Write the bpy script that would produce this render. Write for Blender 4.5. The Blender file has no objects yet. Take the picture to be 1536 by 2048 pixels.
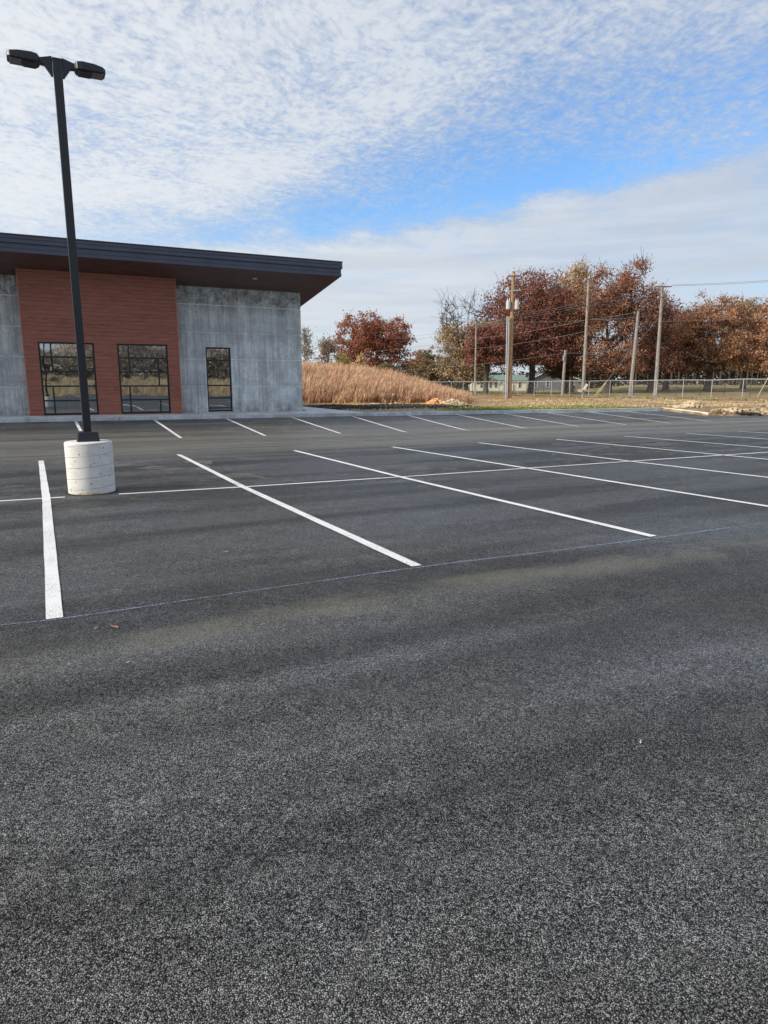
import bpy, math, random
import numpy as np
from mathutils import Vector
R = math.radians
rng = np.random.default_rng(7)
random.seed(7)
scene = bpy.context.scene
col = scene.collection

# ------------------------------------------------------------ camera
F, HOR, EYE, YAW = 1354.0, 763.0, 1.4825, 0.4678
PITCH = math.atan((1024 - HOR) / F)
cam = bpy.data.cameras.new('camera'); cam_o = bpy.data.objects.new('camera', cam); col.objects.link(cam_o)
cam_o.location = (0, 0, EYE); cam_o.rotation_euler = (R(90) - PITCH, 0, 0)
cam.sensor_fit = 'VERTICAL'; cam.sensor_height = 24; cam.lens = 24 * F / 2048
cam.clip_end = 4000; cam.clip_start = 0.05
scene.camera = cam_o

# ------------------------------------------------------------ light
SUN_EL, SUN_AZ = R(31), R(-112)          # azimuth clockwise from +Y
scene.view_settings.view_transform = 'Standard'
scene.view_settings.look = 'None'
scene.view_settings.exposure = 0.22
scene.view_settings.gamma = 1
scene.cycles.max_bounces = 5; scene.cycles.diffuse_bounces = 2; scene.cycles.glossy_bounces = 2; scene.cycles.transparent_max_bounces = 10
sd = bpy.data.lights.new('sun', 'SUN'); so = bpy.data.objects.new('sun', sd); col.objects.link(so)
sd.energy = 3.6; sd.angle = R(6); sd.color = (1.0, .89, .74)
dv = Vector((math.cos(SUN_EL) * math.sin(SUN_AZ), math.cos(SUN_EL) * math.cos(SUN_AZ), math.sin(SUN_EL)))
so.rotation_euler = dv.to_track_quat('Z', 'Y').to_euler()


class NT:
    def __init__(s, nt): s.t = nt; s.n = nt.nodes; s.l = nt.links; s.n.clear()
    def node(s, k, **kw):
        n = s.n.new(k)
        for a, b in kw.items(): setattr(n, a, b)
        return n
    def put(s, sock, v):
        if isinstance(v, bpy.types.NodeSocket): s.l.new(v, sock)
        elif v is not None: sock.default_value = v
    def m(s, op, a, b=None, c=None, clamp=False):
        n = s.node('ShaderNodeMath', operation=op, use_clamp=clamp)
        s.put(n.inputs[0], a)
        if b is not None: s.put(n.inputs[1], b)
        if c is not None: s.put(n.inputs[2], c)
        return n.outputs[0]
    def noise(s, vec, scale, detail=4, rough=.55, dist=0, out=0):
        n = s.node('ShaderNodeTexNoise'); s.put(n.inputs['Vector'], vec)
        n.inputs['Scale'].default_value = scale; n.inputs['Detail'].default_value = detail
        n.inputs['Roughness'].default_value = rough; n.inputs['Distortion'].default_value = dist
        return n.outputs[out]
    def vor(s, vec, scale, feature='F1', out='Distance', rnd=1):
        n = s.node('ShaderNodeTexVoronoi', feature=feature); s.put(n.inputs['Vector'], vec)
        n.inputs['Scale'].default_value = scale; n.inputs['Randomness'].default_value = rnd
        return n.outputs[out]
    def ramp(s, f, lo, hi, a=0., b=1., smooth=True):
        n = s.node('ShaderNodeMapRange', interpolation_type='SMOOTHSTEP' if smooth else 'LINEAR')
        s.put(n.inputs[0], f); s.put(n.inputs[1], lo); s.put(n.inputs[2], hi)
        s.put(n.inputs[3], a); s.put(n.inputs[4], b)
        return n.outputs[0]
    def mix(s, f, a, b, mode='MIX'):
        n = s.node('ShaderNodeMix', data_type='RGBA', blend_type=mode)
        s.put(n.inputs[0], f)
        for i, v in ((6, a), (7, b)):
            if isinstance(v, (tuple, list)): v = tuple(v) + ((1,) if len(v) == 3 else ())
            s.put(n.inputs[i], v)
        return n.outputs[2]
    def xyz(s, x, y, z):
        n = s.node('ShaderNodeCombineXYZ')
        for i, v in enumerate((x, y, z)): s.put(n.inputs[i], v)
        return n.outputs[0]
    def sep(s, v):
        n = s.node('ShaderNodeSeparateXYZ'); s.put(n.inputs[0], v); return n.outputs
    def scl(s, v, sc, rot=(0, 0, 0)):
        n = s.node('ShaderNodeMapping'); s.put(n.inputs[0], v)
        n.inputs['Scale'].default_value = sc; n.inputs['Rotation'].default_value = rot
        return n.outputs[0]
    def bump(s, h, strength=.5, dist=.01, normal=None):
        n = s.node('ShaderNodeBump'); s.put(n.inputs['Height'], h)
        n.inputs['Strength'].default_value = strength; n.inputs['Distance'].default_value = dist
        if normal is not None: s.put(n.inputs['Normal'], normal)
        return n.outputs[0]
    def obj(s): return s.node('ShaderNodeTexCoord').outputs['Object']
    def pos(s): return s.node('ShaderNodeNewGeometry').outputs['Position']


# ---- world: Nishita sky seen through a broken altocumulus sheet
w = bpy.data.worlds.new('World'); scene.world = w; w.use_nodes = True
t = NT(w.node_tree)
sky = t.node('ShaderNodeTexSky', sky_type='NISHITA', sun_disc=False, sun_elevation=SUN_EL, sun_rotation=SUN_AZ % (2 * math.pi),
             air_density=1.0, dust_density=.6, ozone_density=2.0)
d = t.node('ShaderNodeTexCoord').outputs['Generated']
sx, sy, sz = t.sep(d)
zz = t.m('ADD', t.m('MAXIMUM', sz, 0.0), .10)
px_, py_ = t.m('DIVIDE', sx, zz), t.m('DIVIDE', sy, zz)
flat = t.xyz(px_, py_, 0)
# elevation tangent and azimuth
hyp = t.m('SQRT', t.m('ADD', t.m('MULTIPLY', sx, sx), t.m('MULTIPLY', sy, sy)))
el = t.m('DIVIDE', sz, hyp)
az = t.m('ARCTAN2', sx, sy)
warp = t.noise(flat, 1.1, 3, .5, 0, 1)
vm = t.node('ShaderNodeVectorMath', operation='MULTIPLY_ADD')
t.put(vm.inputs[0], warp); vm.inputs[1].default_value = (.35, .35, 0); t.put(vm.inputs[2], flat)
fw = vm.outputs[0]
rot = t.scl(fw, (1.0, .88, 1), (0, 0, R(-30)))
cells = t.noise(rot, 21, 3, .58, .1)
cells2 = t.noise(rot, 52, 2, .6, .1)
big = t.noise(fw, 1.3, 3, .5)
mid = t.noise(rot, 3.4, 4, .55, .5)
# clear lane: centre line rises with azimuth
lane_c = t.m('ADD', t.m('MULTIPLY', az, .15), .225)
lane_c = t.m('ADD', lane_c, t.m('MULTIPLY', t.m('SUBTRACT', mid, .5), .07))
dl = t.m('SUBTRACT', el, lane_c)
up = t.ramp(dl, 0.01, t.ramp(az, -.25, .15, .07, .19), 1, 0)            # soft on the upper side
dn = t.ramp(dl, -.05, .01, 0, 1)         # crisper on the lower side
lane = t.m('MULTIPLY', up, dn)
wid = t.m('MULTIPLY', t.ramp(az, -.34, -.02, .25, 1), t.ramp(az, .62, .25, .5, 1))
lane = t.m('MULTIPLY', lane, wid)
low = t.ramp(dl, -.065, .008, 1, 0)           # smooth sheet below the lane
dens = t.m('ADD', t.m('MULTIPLY', t.m('SUBTRACT', cells, .5), 1.0), t.m('MULTIPLY', t.m('SUBTRACT', cells2, .5), .7))
fade = t.ramp(el, .06, .34, .25, 1)
dens = t.m('MULTIPLY', dens, t.m('MULTIPLY', fade, t.ramp(low, 0, 1, 1, .25)))
dens = t.m('ADD', dens, t.m('MULTIPLY', t.m('SUBTRACT', mid, .5), t.ramp(low, 0, 1, .80, .45)))
dens = t.m('ADD', dens, t.m('MULTIPLY', t.m('SUBTRACT', big, .5), .9))
dens = t.m('ADD', dens, t.ramp(az, .55, -.5, .62, .78))
dens = t.m('SUBTRACT', dens, t.m('MULTIPLY', lane, .58))
dens = t.m('ADD', dens, t.m('MULTIPLY', low, .15))
cover = t.ramp(dens, -.15, .95, .03, .95)
lum = t.ramp(dens, .25, 1.0, .58, .70)
lum = t.m('SUBTRACT', lum, t.m('MULTIPLY', t.m('MULTIPLY', low, t.ramp(t.noise(t.scl(d, (2, 2, 26)), 2.0, 4, .55), .35, .65)), .07))
sunward = t.ramp(az, .7, -.9, .87, 1.12)
lum = t.m('MULTIPLY', lum, sunward)
tint = t.mix(t.ramp(az, -.6, .6), (.96, .99, 1.02), (.87, .955, 1.08))
cm = t.node('ShaderNodeVectorMath', operation='SCALE'); t.put(cm.inputs[0], tint); t.put(cm.inputs[3], lum)
sb = t.mix(1.0, sky.outputs[0], (.106, .146, .182), 'MULTIPLY')
mixc = t.mix(cover, sb, cm.outputs[0])
# thin horizon brightening of the sheet
bg = t.node('ShaderNodeBackground'); t.put(bg.inputs[0], mixc); bg.inputs[1].default_value = 1.0
wo = t.node('ShaderNodeOutputWorld'); t.l.new(bg.outputs[0], wo.inputs[0])
try: w.cycles.sampling_method = 'MANUAL'; w.cycles.sample_map_resolution = 512
except Exception: pass

# ------------------------------------------------------------ geometry of the place
CP, SP = math.cos(PITCH), math.sin(PITCH)
CY, SY = math.cos(YAW), math.sin(YAW)
def uv2w(u, v): return (u * CY - v * SY, u * SY + v * CY)
def w2uv(x, y): return (x * CY + y * SY, -x * SY + y * CY)
def G(u, v):                                    # asphalt height: falls to the aisle, rises to the kerb
    u = np.asarray(u, float); v = np.asarray(v, float)
    z1 = -.0098 * v - .0041 * u
    zc = -.154 - .0041 * u; zd = -.277 - .0054 * u; ze = .056 - .0058 * u
    a = np.clip((v - 15.7) / 6.38, 0, 1); b = np.clip((v - 22.08) / 5.32, 0, 1.2)
    return np.where(v < 15.7, z1, np.where(v < 22.08, zc + (zd - zc) * a, zd + (ze - zd) * b))
def ray(px, py):
    a = (px - 768) / F; b = -(py - 1024) / F
    return np.array([a, CP + SP * b, -SP + CP * b])
def at(px, py, Y):                              # world point seen at a photo pixel at depth Y
    r = ray(px, py); r = r * (Y / r[1]); return (float(r[0]), float(r[1]), float(r[2] + EYE))
def lot(px, py):                                # photo pixel -> (u, v) on the asphalt
    r = ray(px, py); q = np.linspace(1, 70, 14000)
    X, Y, Z = r[0] * q, r[1] * q, r[2] * q + EYE
    u, v = w2uv(X, Y); k = int(np.argmax(Z < G(u, v)))
    return float(u[k]), float(v[k])
def wallp(px, py, v):                           # photo pixel -> (u, z) on the plane at v
    r = ray(px, py); u, vv = w2uv(r[0], r[1]); q = v / vv
    return float(u * q), float(r[2] * q + EYE)
sst = lambda a, b, x: (lambda s: s * s * (3 - 2 * s))(np.clip((x - a) / (b - a), 0, 1))
VE, VW = 27.42, 30.0
def inlot(u, v):
    return ((v < VE + .09) & (u < 31.6)) | (v < 24.45)
def T(x, y):                                    # open ground height
    x = np.asarray(x, float); y = np.asarray(y, float)
    u, v = w2uv(x, y)
    far = np.interp(y, [0, 40, 60, 81, 108, 150, 260, 900], [.02, -.08, -.17, -.31, -.42, -.5, -.6, -2])
    rise = sst(.30, .36, x / np.maximum(y, 1)) * sst(92, 165, y) * 1.15
    kerb = .056 - .0058 * np.clip(u, -5, 40) + .125
    k = sst(27.5, 42, v)
    z = kerb * (1 - k) + far * k
    # right of the kerb end the soil sits lower, at asphalt level
    z = np.where(v < 27.5, G(u, np.clip(v, 24.4, 27.42)) + .03 + .085 * sst(24.4, 25.1, v), z)
    mound = 1.85 * sst(9.5, -7, x) * sst(49.5, 64, y) * (1 - sst(78, 96, y)) * sst(-60, -35, x)
    lump = .035 * (np.sin(x * 1.3 + y * .7) + np.sin(x * .5 - y * 1.1 + 1.3)) * sst(28.5, 33, v)
    return z + rise + mound + lump

# ------------------------------------------------------------ object helpers
def tag(o, label=None, cat=None, group=None, kind=None):
    if label: o['label'] = label
    if cat: o['category'] = cat
    if group: o['group'] = group
    if kind: o['kind'] = kind
    return o
def empty(name, loc, rz=0, **k):
    o = bpy.data.objects.new(name, None); col.objects.link(o); o.location = loc; o.rotation_euler = (0, 0, rz)
    o.empty_display_size = .2
    return tag(o, **k)
class MB:
    def __init__(s): s.v = []; s.f = []
    def add(s, vs, fs):
        n = len(s.v); s.v += [tuple(map(float, p)) for p in vs]; s.f += [tuple(i + n for i in f) for f in fs]; return s
    def box(s, x0, x1, y0, y1, z0, z1):
        p = [(x0, y0, z0), (x1, y0, z0), (x1, y1, z0), (x0, y1, z0), (x0, y0, z1), (x1, y0, z1), (x1, y1, z1), (x0, y1, z1)]
        return s.add(p, [(0, 3, 2, 1), (4, 5, 6, 7), (0, 1, 5, 4), (1, 2, 6, 5), (2, 3, 7, 6), (3, 0, 4, 7)])
    def hexa(s, p):                              # 8 points, bottom ring then top ring
        return s.add(p, [(0, 3, 2, 1), (4, 5, 6, 7), (0, 1, 5, 4), (1, 2, 6, 5), (2, 3, 7, 6), (3, 0, 4, 7)])
    def tube(s, pts, rad, n=8, cap=True):
        pts = [Vector(p) for p in pts]
        if not hasattr(rad, '__len__'): rad = [rad] * len(pts)
        base = len(s.v); ref = None
        for i, p in enumerate(pts):
            dd = (pts[min(i + 1, len(pts) - 1)] - pts[max(i - 1, 0)]).normalized()
            a = dd.cross(Vector((0, 0, 1)) if abs(dd.z) < .9 else Vector((1, 0, 0))).normalized(); b = dd.cross(a)
            if ref is not None and a.dot(ref) < 0: a, b = -a, -b
            ref = a
            for k in range(n):
                c = p + (a * math.cos(2 * math.pi * k / n) + b * math.sin(2 * math.pi * k / n)) * rad[i]
                s.v.append(tuple(c))
        for i in range(len(pts) - 1):
            for k in range(n):
                q = base + i * n; s.f.append((q + k, q + (k + 1) % n, q + n + (k + 1) % n, q + n + k))
        if cap:
            s.f.append(tuple(base + k for k in range(n))[::-1]); q = base + (len(pts) - 1) * n
            s.f.append(tuple(q + k for k in range(n)))
        return s
    def prism(s, poly, y0, y1):                  # polygon in x,z extruded along y
        n = len(poly)
        return s.add([(p[0], y0, p[1]) for p in poly] + [(p[0], y1, p[1]) for p in poly],
                     [tuple(range(n)), tuple(range(2 * n - 1, n - 1, -1))] + [(i, i + n, (i + 1) % n + n, (i + 1) % n) for i in range(n)])
    def build(s, name, mat, parent=None, bevel=0, smooth=False, fix=True):
        me = bpy.data.meshes.new(name); me.from_pydata(s.v, [], s.f)
        if fix:
            import bmesh
            bm = bmesh.new(); bm.from_mesh(me); bmesh.ops.recalc_face_normals(bm, faces=bm.faces); bm.to_mesh(me); bm.free()
        me.materials.append(mat)
        o = bpy.data.objects.new(name, me); col.objects.link(o); o.parent = parent
        if smooth:
            me.polygons.foreach_set('use_smooth', [True] * len(me.polygons))
        if bevel:
            m_ = o.modifiers.new('bevel', 'BEVEL'); m_.width = bevel; m_.segments = 2; m_.limit_method = 'ANGLE'
        return o
def mesh_np(name, V, Fq, mat, parent=None, smooth=False):   # fast mesh from arrays, faces all of one size
    me = bpy.data.meshes.new(name); V = np.asarray(V, np.float32); Fq = np.asarray(Fq, np.int32)
    k = Fq.shape[1]
    me.vertices.add(len(V)); me.vertices.foreach_set('co', V.ravel())
    me.loops.add(Fq.size); me.loops.foreach_set('vertex_index', Fq.ravel())
    me.polygons.add(len(Fq)); me.polygons.foreach_set('loop_start', np.arange(0, Fq.size, k, dtype=np.int32))
    me.polygons.foreach_set('loop_total', np.full(len(Fq), k, np.int32))
    if smooth: me.polygons.foreach_set('use_smooth', [True] * len(Fq))
    me.update(calc_edges=True); me.materials.append(mat)
    o = bpy.data.objects.new(name, me); col.objects.link(o); o.parent = parent
    return o

# ------------------------------------------------------------ materials
def mat(name):
    m_ = bpy.data.materials.new(name); m_.use_nodes = True; t = NT(m_.node_tree)
    out = t.node('ShaderNodeOutputMaterial'); p = t.node('ShaderNodeBsdfPrincipled'); t.l.new(p.outputs[0], out.inputs[0])
    t.p, t.out = p, out
    t.C = lambda c: t.put(p.inputs['Base Color'], c if isinstance(c, bpy.types.NodeSocket) else tuple(c) + (1,))
    t.Rg = lambda r: t.put(p.inputs['Roughness'], r)
    t.N = lambda n: t.put(p.inputs['Normal'], n)
    return m_, t
def plain(name, c, rough=.6, var=.15, scale=6, metal=0, bump=0, spec=.5):
    m_, t = mat(name); o = t.obj(); n = t.noise(o, scale, 5, .6)
    t.C(t.mix(t.ramp(n, .3, .7), [x * (1 - var) for x in c], [x * (1 + var) for x in c])); t.Rg(rough)
    t.p.inputs['Metallic'].default_value = metal; t.p.inputs['Specular IOR Level'].default_value = spec
    if bump: t.N(t.bump(t.noise(o, scale * 8, 4), bump, .01))
    return m_

def asphalt():
    m_, t = mat('asphalt')
    P = t.pos(); g = t.scl(P, (1, 1, 1), (0, 0, -YAW)); u, v, _ = t.sep(g)
    # stones in binder
    vn = t.node('ShaderNodeTexVoronoi', feature='F1'); t.put(vn.inputs['Vector'], P); vn.inputs['Scale'].default_value = 225
    sr = t.sep(vn.outputs['Color'])[0]; dist = vn.outputs['Distance']
    st2 = t.noise(P, 72, 3, .65); st3 = t.noise(P, 21, 3, .6)
    stone = t.m('ADD', t.m('MULTIPLY', t.m('POWER', sr, 1.35), .29), .075)
    cav = t.m('MULTIPLY', t.ramp(dist, .32, .60, 1, .18), t.ramp(st2, .38, .50, .40, 1))
    stone = t.m('MULTIPLY', stone, t.ramp(dist, .30, .60, 1.08, .12))  # gaps between stones, and pits below, darkened in colour to imitate occlusion
    stone = t.m('MULTIPLY', stone, t.m('MULTIPLY', t.ramp(st2, .38, .50, .42, 1), t.ramp(st2, .50, .66, .9, 1.4)))
    stone = t.m('MULTIPLY', stone, t.ramp(st3, .32, .68, .80, 1.2))
    patch = t.noise(P, 6, 3, .6)
    stone = t.m('MULTIPLY', stone, t.ramp(patch, .32, .68, .86, 1.14))
    # broad wear and roller bands running with the bays
    band = t.noise(t.scl(g, (.07, .80, 1)), 1.5, 2, .45, .35)
    stone = t.m('MULTIPLY', stone, t.ramp(band, .41, .59, .76, 1.24))
    broad = t.noise(g, .33, 4, .55)
    stone = t.m('MULTIPLY', stone, t.ramp(broad, .3, .7, .88, 1.12))
    base = t.mix(t.ramp(broad, .35, .65), (1.0, 1.0, .95), (.94, 1.0, 1.08))
    cs = t.node('ShaderNodeVectorMath', operation='SCALE'); t.put(cs.inputs[0], base); t.put(cs.inputs[3], stone)
    c = cs.outputs[0]
    # dust carried along the aisle by tyres
    wob = t.m('MULTIPLY', t.m('SUBTRACT', t.noise(g, .22, 3), .5), 2.2)
    vv = t.m('ADD', v, wob)
    streak = t.noise(t.scl(g, (.06, 2.6, 1)), 2.0, 6, .68, .5)
    arcs = t.noise(t.scl(P, (.35, .35, .35)), 1.4, 3, .5, 0, 1)
    va = t.node('ShaderNodeVectorMath', operation='MULTIPLY_ADD'); t.put(va.inputs[0], arcs); va.inputs[1].default_value = (9, 9, 0); t.put(va.inputs[2], g)
    tyre = t.noise(t.scl(va.outputs[0], (.09, 1.5, 1)), 2.3, 4, .62)
    aisle = t.m('MULTIPLY', t.ramp(vv, 13.8, 17.5), t.ramp(vv, 26.5, 21.8))
    dust = t.m('MULTIPLY', aisle, t.ramp(streak, .40, .60, .05, 1))
    gut = t.m('MULTIPLY', t.ramp(v, 20.4, 21.8), t.ramp(v, 23.2, 22.2))
    dust = t.m('MAXIMUM', dust, t.m('MULTIPLY', gut, t.ramp(streak, .3, .6, .45, 1)))
    kerbd = t.m('MULTIPLY', t.ramp(v, 26.0, 27.3), t.ramp(t.noise(g, .8, 4), .42, .6, 0, .6))
    dust = t.m('MAXIMUM', dust, kerbd)
    dust = t.m('MAXIMUM', dust, t.m('MULTIPLY', t.m('MULTIPLY', t.ramp(tyre, .55, .66), t.ramp(tyre, .76, .67)), t.ramp(vv, 7, 13, .15, .8)))
    # silt line left on the near side of the chalk line
    w2 = t.m('ADD', v, t.m('MULTIPLY', t.m('SUBTRACT', t.noise(t.scl(g, (.5, 1.6, 1)), 1.1, 5, .65), .5), .9))
    silt = t.m('MULTIPLY', t.ramp(w2, 3.75, 4.1), t.ramp(w2, 4.42, 4.2))
    grain = t.ramp(sr, .25, .8, .25, 1)
    silt = t.m('MULTIPLY', t.m('MULTIPLY', t.m('MULTIPLY', silt, grain), t.ramp(t.noise(g, 1.3, 4, .6), .38, .6, .2, 1)), .46)
    c = t.mix(silt, c, (.30, .285, .215))
    c = t.mix(t.m('MULTIPLY', dust, .66), c, (.25, .238, .198))
    # specks of pale grit
    vg = t.node('ShaderNodeTexVoronoi', feature='F1'); t.put(vg.inputs['Vector'], P); vg.inputs['Scale'].default_value = 5.5
    spk = t.ramp(vg.outputs['Distance'], .016, .03, 1, 0)
    spk = t.m('MULTIPLY', spk, t.ramp(t.sep(vg.outputs['Color'])[0], .74, .78))
    c = t.mix(t.m('MULTIPLY', spk, .8), c, (.4, .39, .36))
    t.C(c); t.Rg(t.ramp(sr, 0, 1, .42, .75, False)); bnd = t.ramp(band, .41, .59, .8, 1.2); t.put(t.p.inputs['Specular IOR Level'], t.m('MULTIPLY', t.m('MULTIPLY', cav, bnd), .62)); t.put(t.p.inputs['Coat Weight'], t.m('MULTIPLY', t.m('MULTIPLY', cav, bnd), .20)); t.p.inputs['Coat Roughness'].default_value = .42
    h = t.m('SUBTRACT', t.m('MULTIPLY', sr, .6), dist)
    t.N(t.bump(h, .85, .005))
    return m_
def paint(name, c, wear=.25, alpha_noise=None):
    m_, t = mat(name); P = t.pos()
    st = t.sep(t.vor(P, 92, 'F1', 'Color'))[0]; dist = t.vor(P, 92)
    f = t.m('MULTIPLY', t.ramp(dist, .45, .7), t.ramp(t.noise(P, 2.5, 4), .3, .7, .1, .55))
    cc = t.mix(f, t.mix(t.noise(P, 5, 5), [x * .88 for x in c], c), (.10, .10, .105))
    t.C(cc); t.Rg(.65); t.N(t.bump(t.m('SUBTRACT', t.m('MULTIPLY', st, .6), dist), .5, .004))
    if alpha_noise:
        a = t.m('MULTIPLY', t.ramp(t.noise(t.scl(P, (1, 1, 1), (0, 0, -YAW)), .55, 3), .36, .62, .22, alpha_noise), t.ramp(st, .15, .75, .1, 1))
        t.put(t.p.inputs['Alpha'], a)
    return m_
def concrete(name, c, dark=.6, streaks=True, blotch=None):
    m_, t = mat(name); o = t.obj(); x, y, z = t.sep(o)
    n = t.noise(o, 1.3, 6, .62); n2 = t.noise(o, 9, 5, .65); fine = t.noise(o, 60, 3, .6)
    f = t.ramp(n, .34, .66, .76, 1.14); f = t.m('MULTIPLY', f, t.ramp(n2, .3, .7, .90, 1.10))
    f = t.m('MULTIPLY', f, t.ramp(fine, .25, .75, .93, 1.07))
    if streaks:
        s1 = t.noise(t.scl(o, (2.3, 2.3, .16)), 1.5, 5, .62, .4)
        s2 = t.noise(t.scl(o, (7, 7, .3)), 1.7, 4, .6, .2)
        f = t.m('MULTIPLY', f, t.ramp(s1, .34, .64, .86, 1.08)); f = t.m('MULTIPLY', f, t.ramp(s2, .34, .6, .84, 1.05))
        wv = t.m('PINGPONG', t.m('ADD', x, t.m('MULTIPLY', n, .08)), .305)
        f = t.m('MULTIPLY', f, t.ramp(wv, .0, .022, .66, 1.0))
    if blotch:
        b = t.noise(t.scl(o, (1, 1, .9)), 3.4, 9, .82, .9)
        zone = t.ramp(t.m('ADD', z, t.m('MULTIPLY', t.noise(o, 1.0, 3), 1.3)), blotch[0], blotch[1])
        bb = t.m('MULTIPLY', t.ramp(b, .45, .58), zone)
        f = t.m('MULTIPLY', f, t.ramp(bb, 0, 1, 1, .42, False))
        low = t.m('MULTIPLY', t.ramp(z, .6, .1), t.ramp(t.noise(o, 3.5, 6, .7), .42, .62)); f = t.m('MULTIPLY', f, t.ramp(low, 0, 1, 1, .62, False))
    cs = t.node('ShaderNodeVectorMath', operation='SCALE'); cs.inputs[0].default_value = c; t.put(cs.inputs[3], f)
    t.C(cs.outputs[0]); t.Rg(.85); t.p.inputs['Specular IOR Level'].default_value = .3
    t.N(t.bump(t.m('ADD', n2, t.m('MULTIPLY', fine, .5)), .35, .01))
    return m_
def pier_mat():
    m_, t = mat('formed_concrete'); o = t.obj(); x, y, z = t.sep(o)
    a = t.m('DIVIDE', t.m('ARCTAN2', y, x), 2 * math.pi)
    h = t.m('SUBTRACT', z, t.m('MULTIPLY', a, .155))
    h = t.m('ADD', h, t.m('MULTIPLY', t.noise(o, 4, 3), .012))
    fr = t.m('PINGPONG', t.m('ADD', h, .02), .0775)
    line = t.m('MULTIPLY', t.ramp(fr, .0, .006, 1, 0), t.ramp(t.noise(o, 5, 3), .36, .5, .15, 1))
    pit = t.m('MULTIPLY', t.ramp(t.vor(o, 15, 'F1'), .12, .19, 1, 0), t.ramp(t.sep(t.vor(o, 15, 'F1', 'Color'))[0], .5, .56))
    base = t.mix(t.ramp(t.noise(o, 5, 6, .6), .3, .7), (.66, .66, .63), (.78, .77, .73))
    base = t.mix(t.ramp(t.noise(t.scl(o, (1, 1, 6)), 3, 5, .6), .5, .75, 0, .35), base, (.42, .40, .34))
    c = t.mix(t.m('MULTIPLY', line, .75), base, (.16, .16, .16)); c = t.mix(t.m('MULTIPLY', pit, .85), c, (.10, .095, .085))
    t.C(c); t.Rg(.85); t.N(t.bump(t.m('SUBTRACT', t.m('MULTIPLY', t.noise(o, 40, 4), .15), t.m('ADD', line, pit)), .6, .006))
    return m_
def wood_siding():
    m_, t = mat('siding'); o = t.obj(); x, y, z = t.sep(o)
    row = t.m('FLOOR', t.m('DIVIDE', z, .148)); wn = t.node('ShaderNodeTexWhiteNoise', noise_dimensions='1D'); t.put(wn.inputs['W'], row)
    sh = t.m('MULTIPLY', wn.outputs[0], 7.0)
    seg = t.m('FLOOR', t.m('DIVIDE', t.m('ADD', x, sh), 2.4)); wn2 = t.node('ShaderNodeTexWhiteNoise', noise_dimensions='2D')
    t.put(wn2.inputs['Vector'], t.xyz(row, seg, 0))
    g = t.noise(t.xyz(t.m('ADD', t.m('MULTIPLY', x, .55), sh), t.m('MULTIPLY', wn2.outputs[0], 9), t.m('MULTIPLY', z, 9)), 2.6, 7, .68, .7)
    g2 = t.noise(t.xyz(t.m('MULTIPLY', x, 1.0), 0, t.m('MULTIPLY', z, 5)), 2.2, 5, .65, .5)
    c = t.mix(t.ramp(g, .36, .64), (.25, .090, .066), (.37, .140, .100))
    c = t.mix(t.ramp(g2, .48, .62, 0, .5), c, (.20, .068, .048))
    c = t.mix(t.ramp(wn2.outputs[0], 0, 1, 0, .25, False), c, (.46, .17, .11))
    gr = t.m('PINGPONG', z, .074); ln = t.ramp(gr, .0, .009, 1, 0)
    c = t.mix(t.m('MULTIPLY', ln, .8), c, (.05, .02, .016))
    t.C(c); t.Rg(.55); t.p.inputs['Specular IOR Level'].default_value = .35
    t.N(t.bump(t.m('SUBTRACT', t.m('MULTIPLY', g, .2), ln), .5, .006)); return m_
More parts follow.
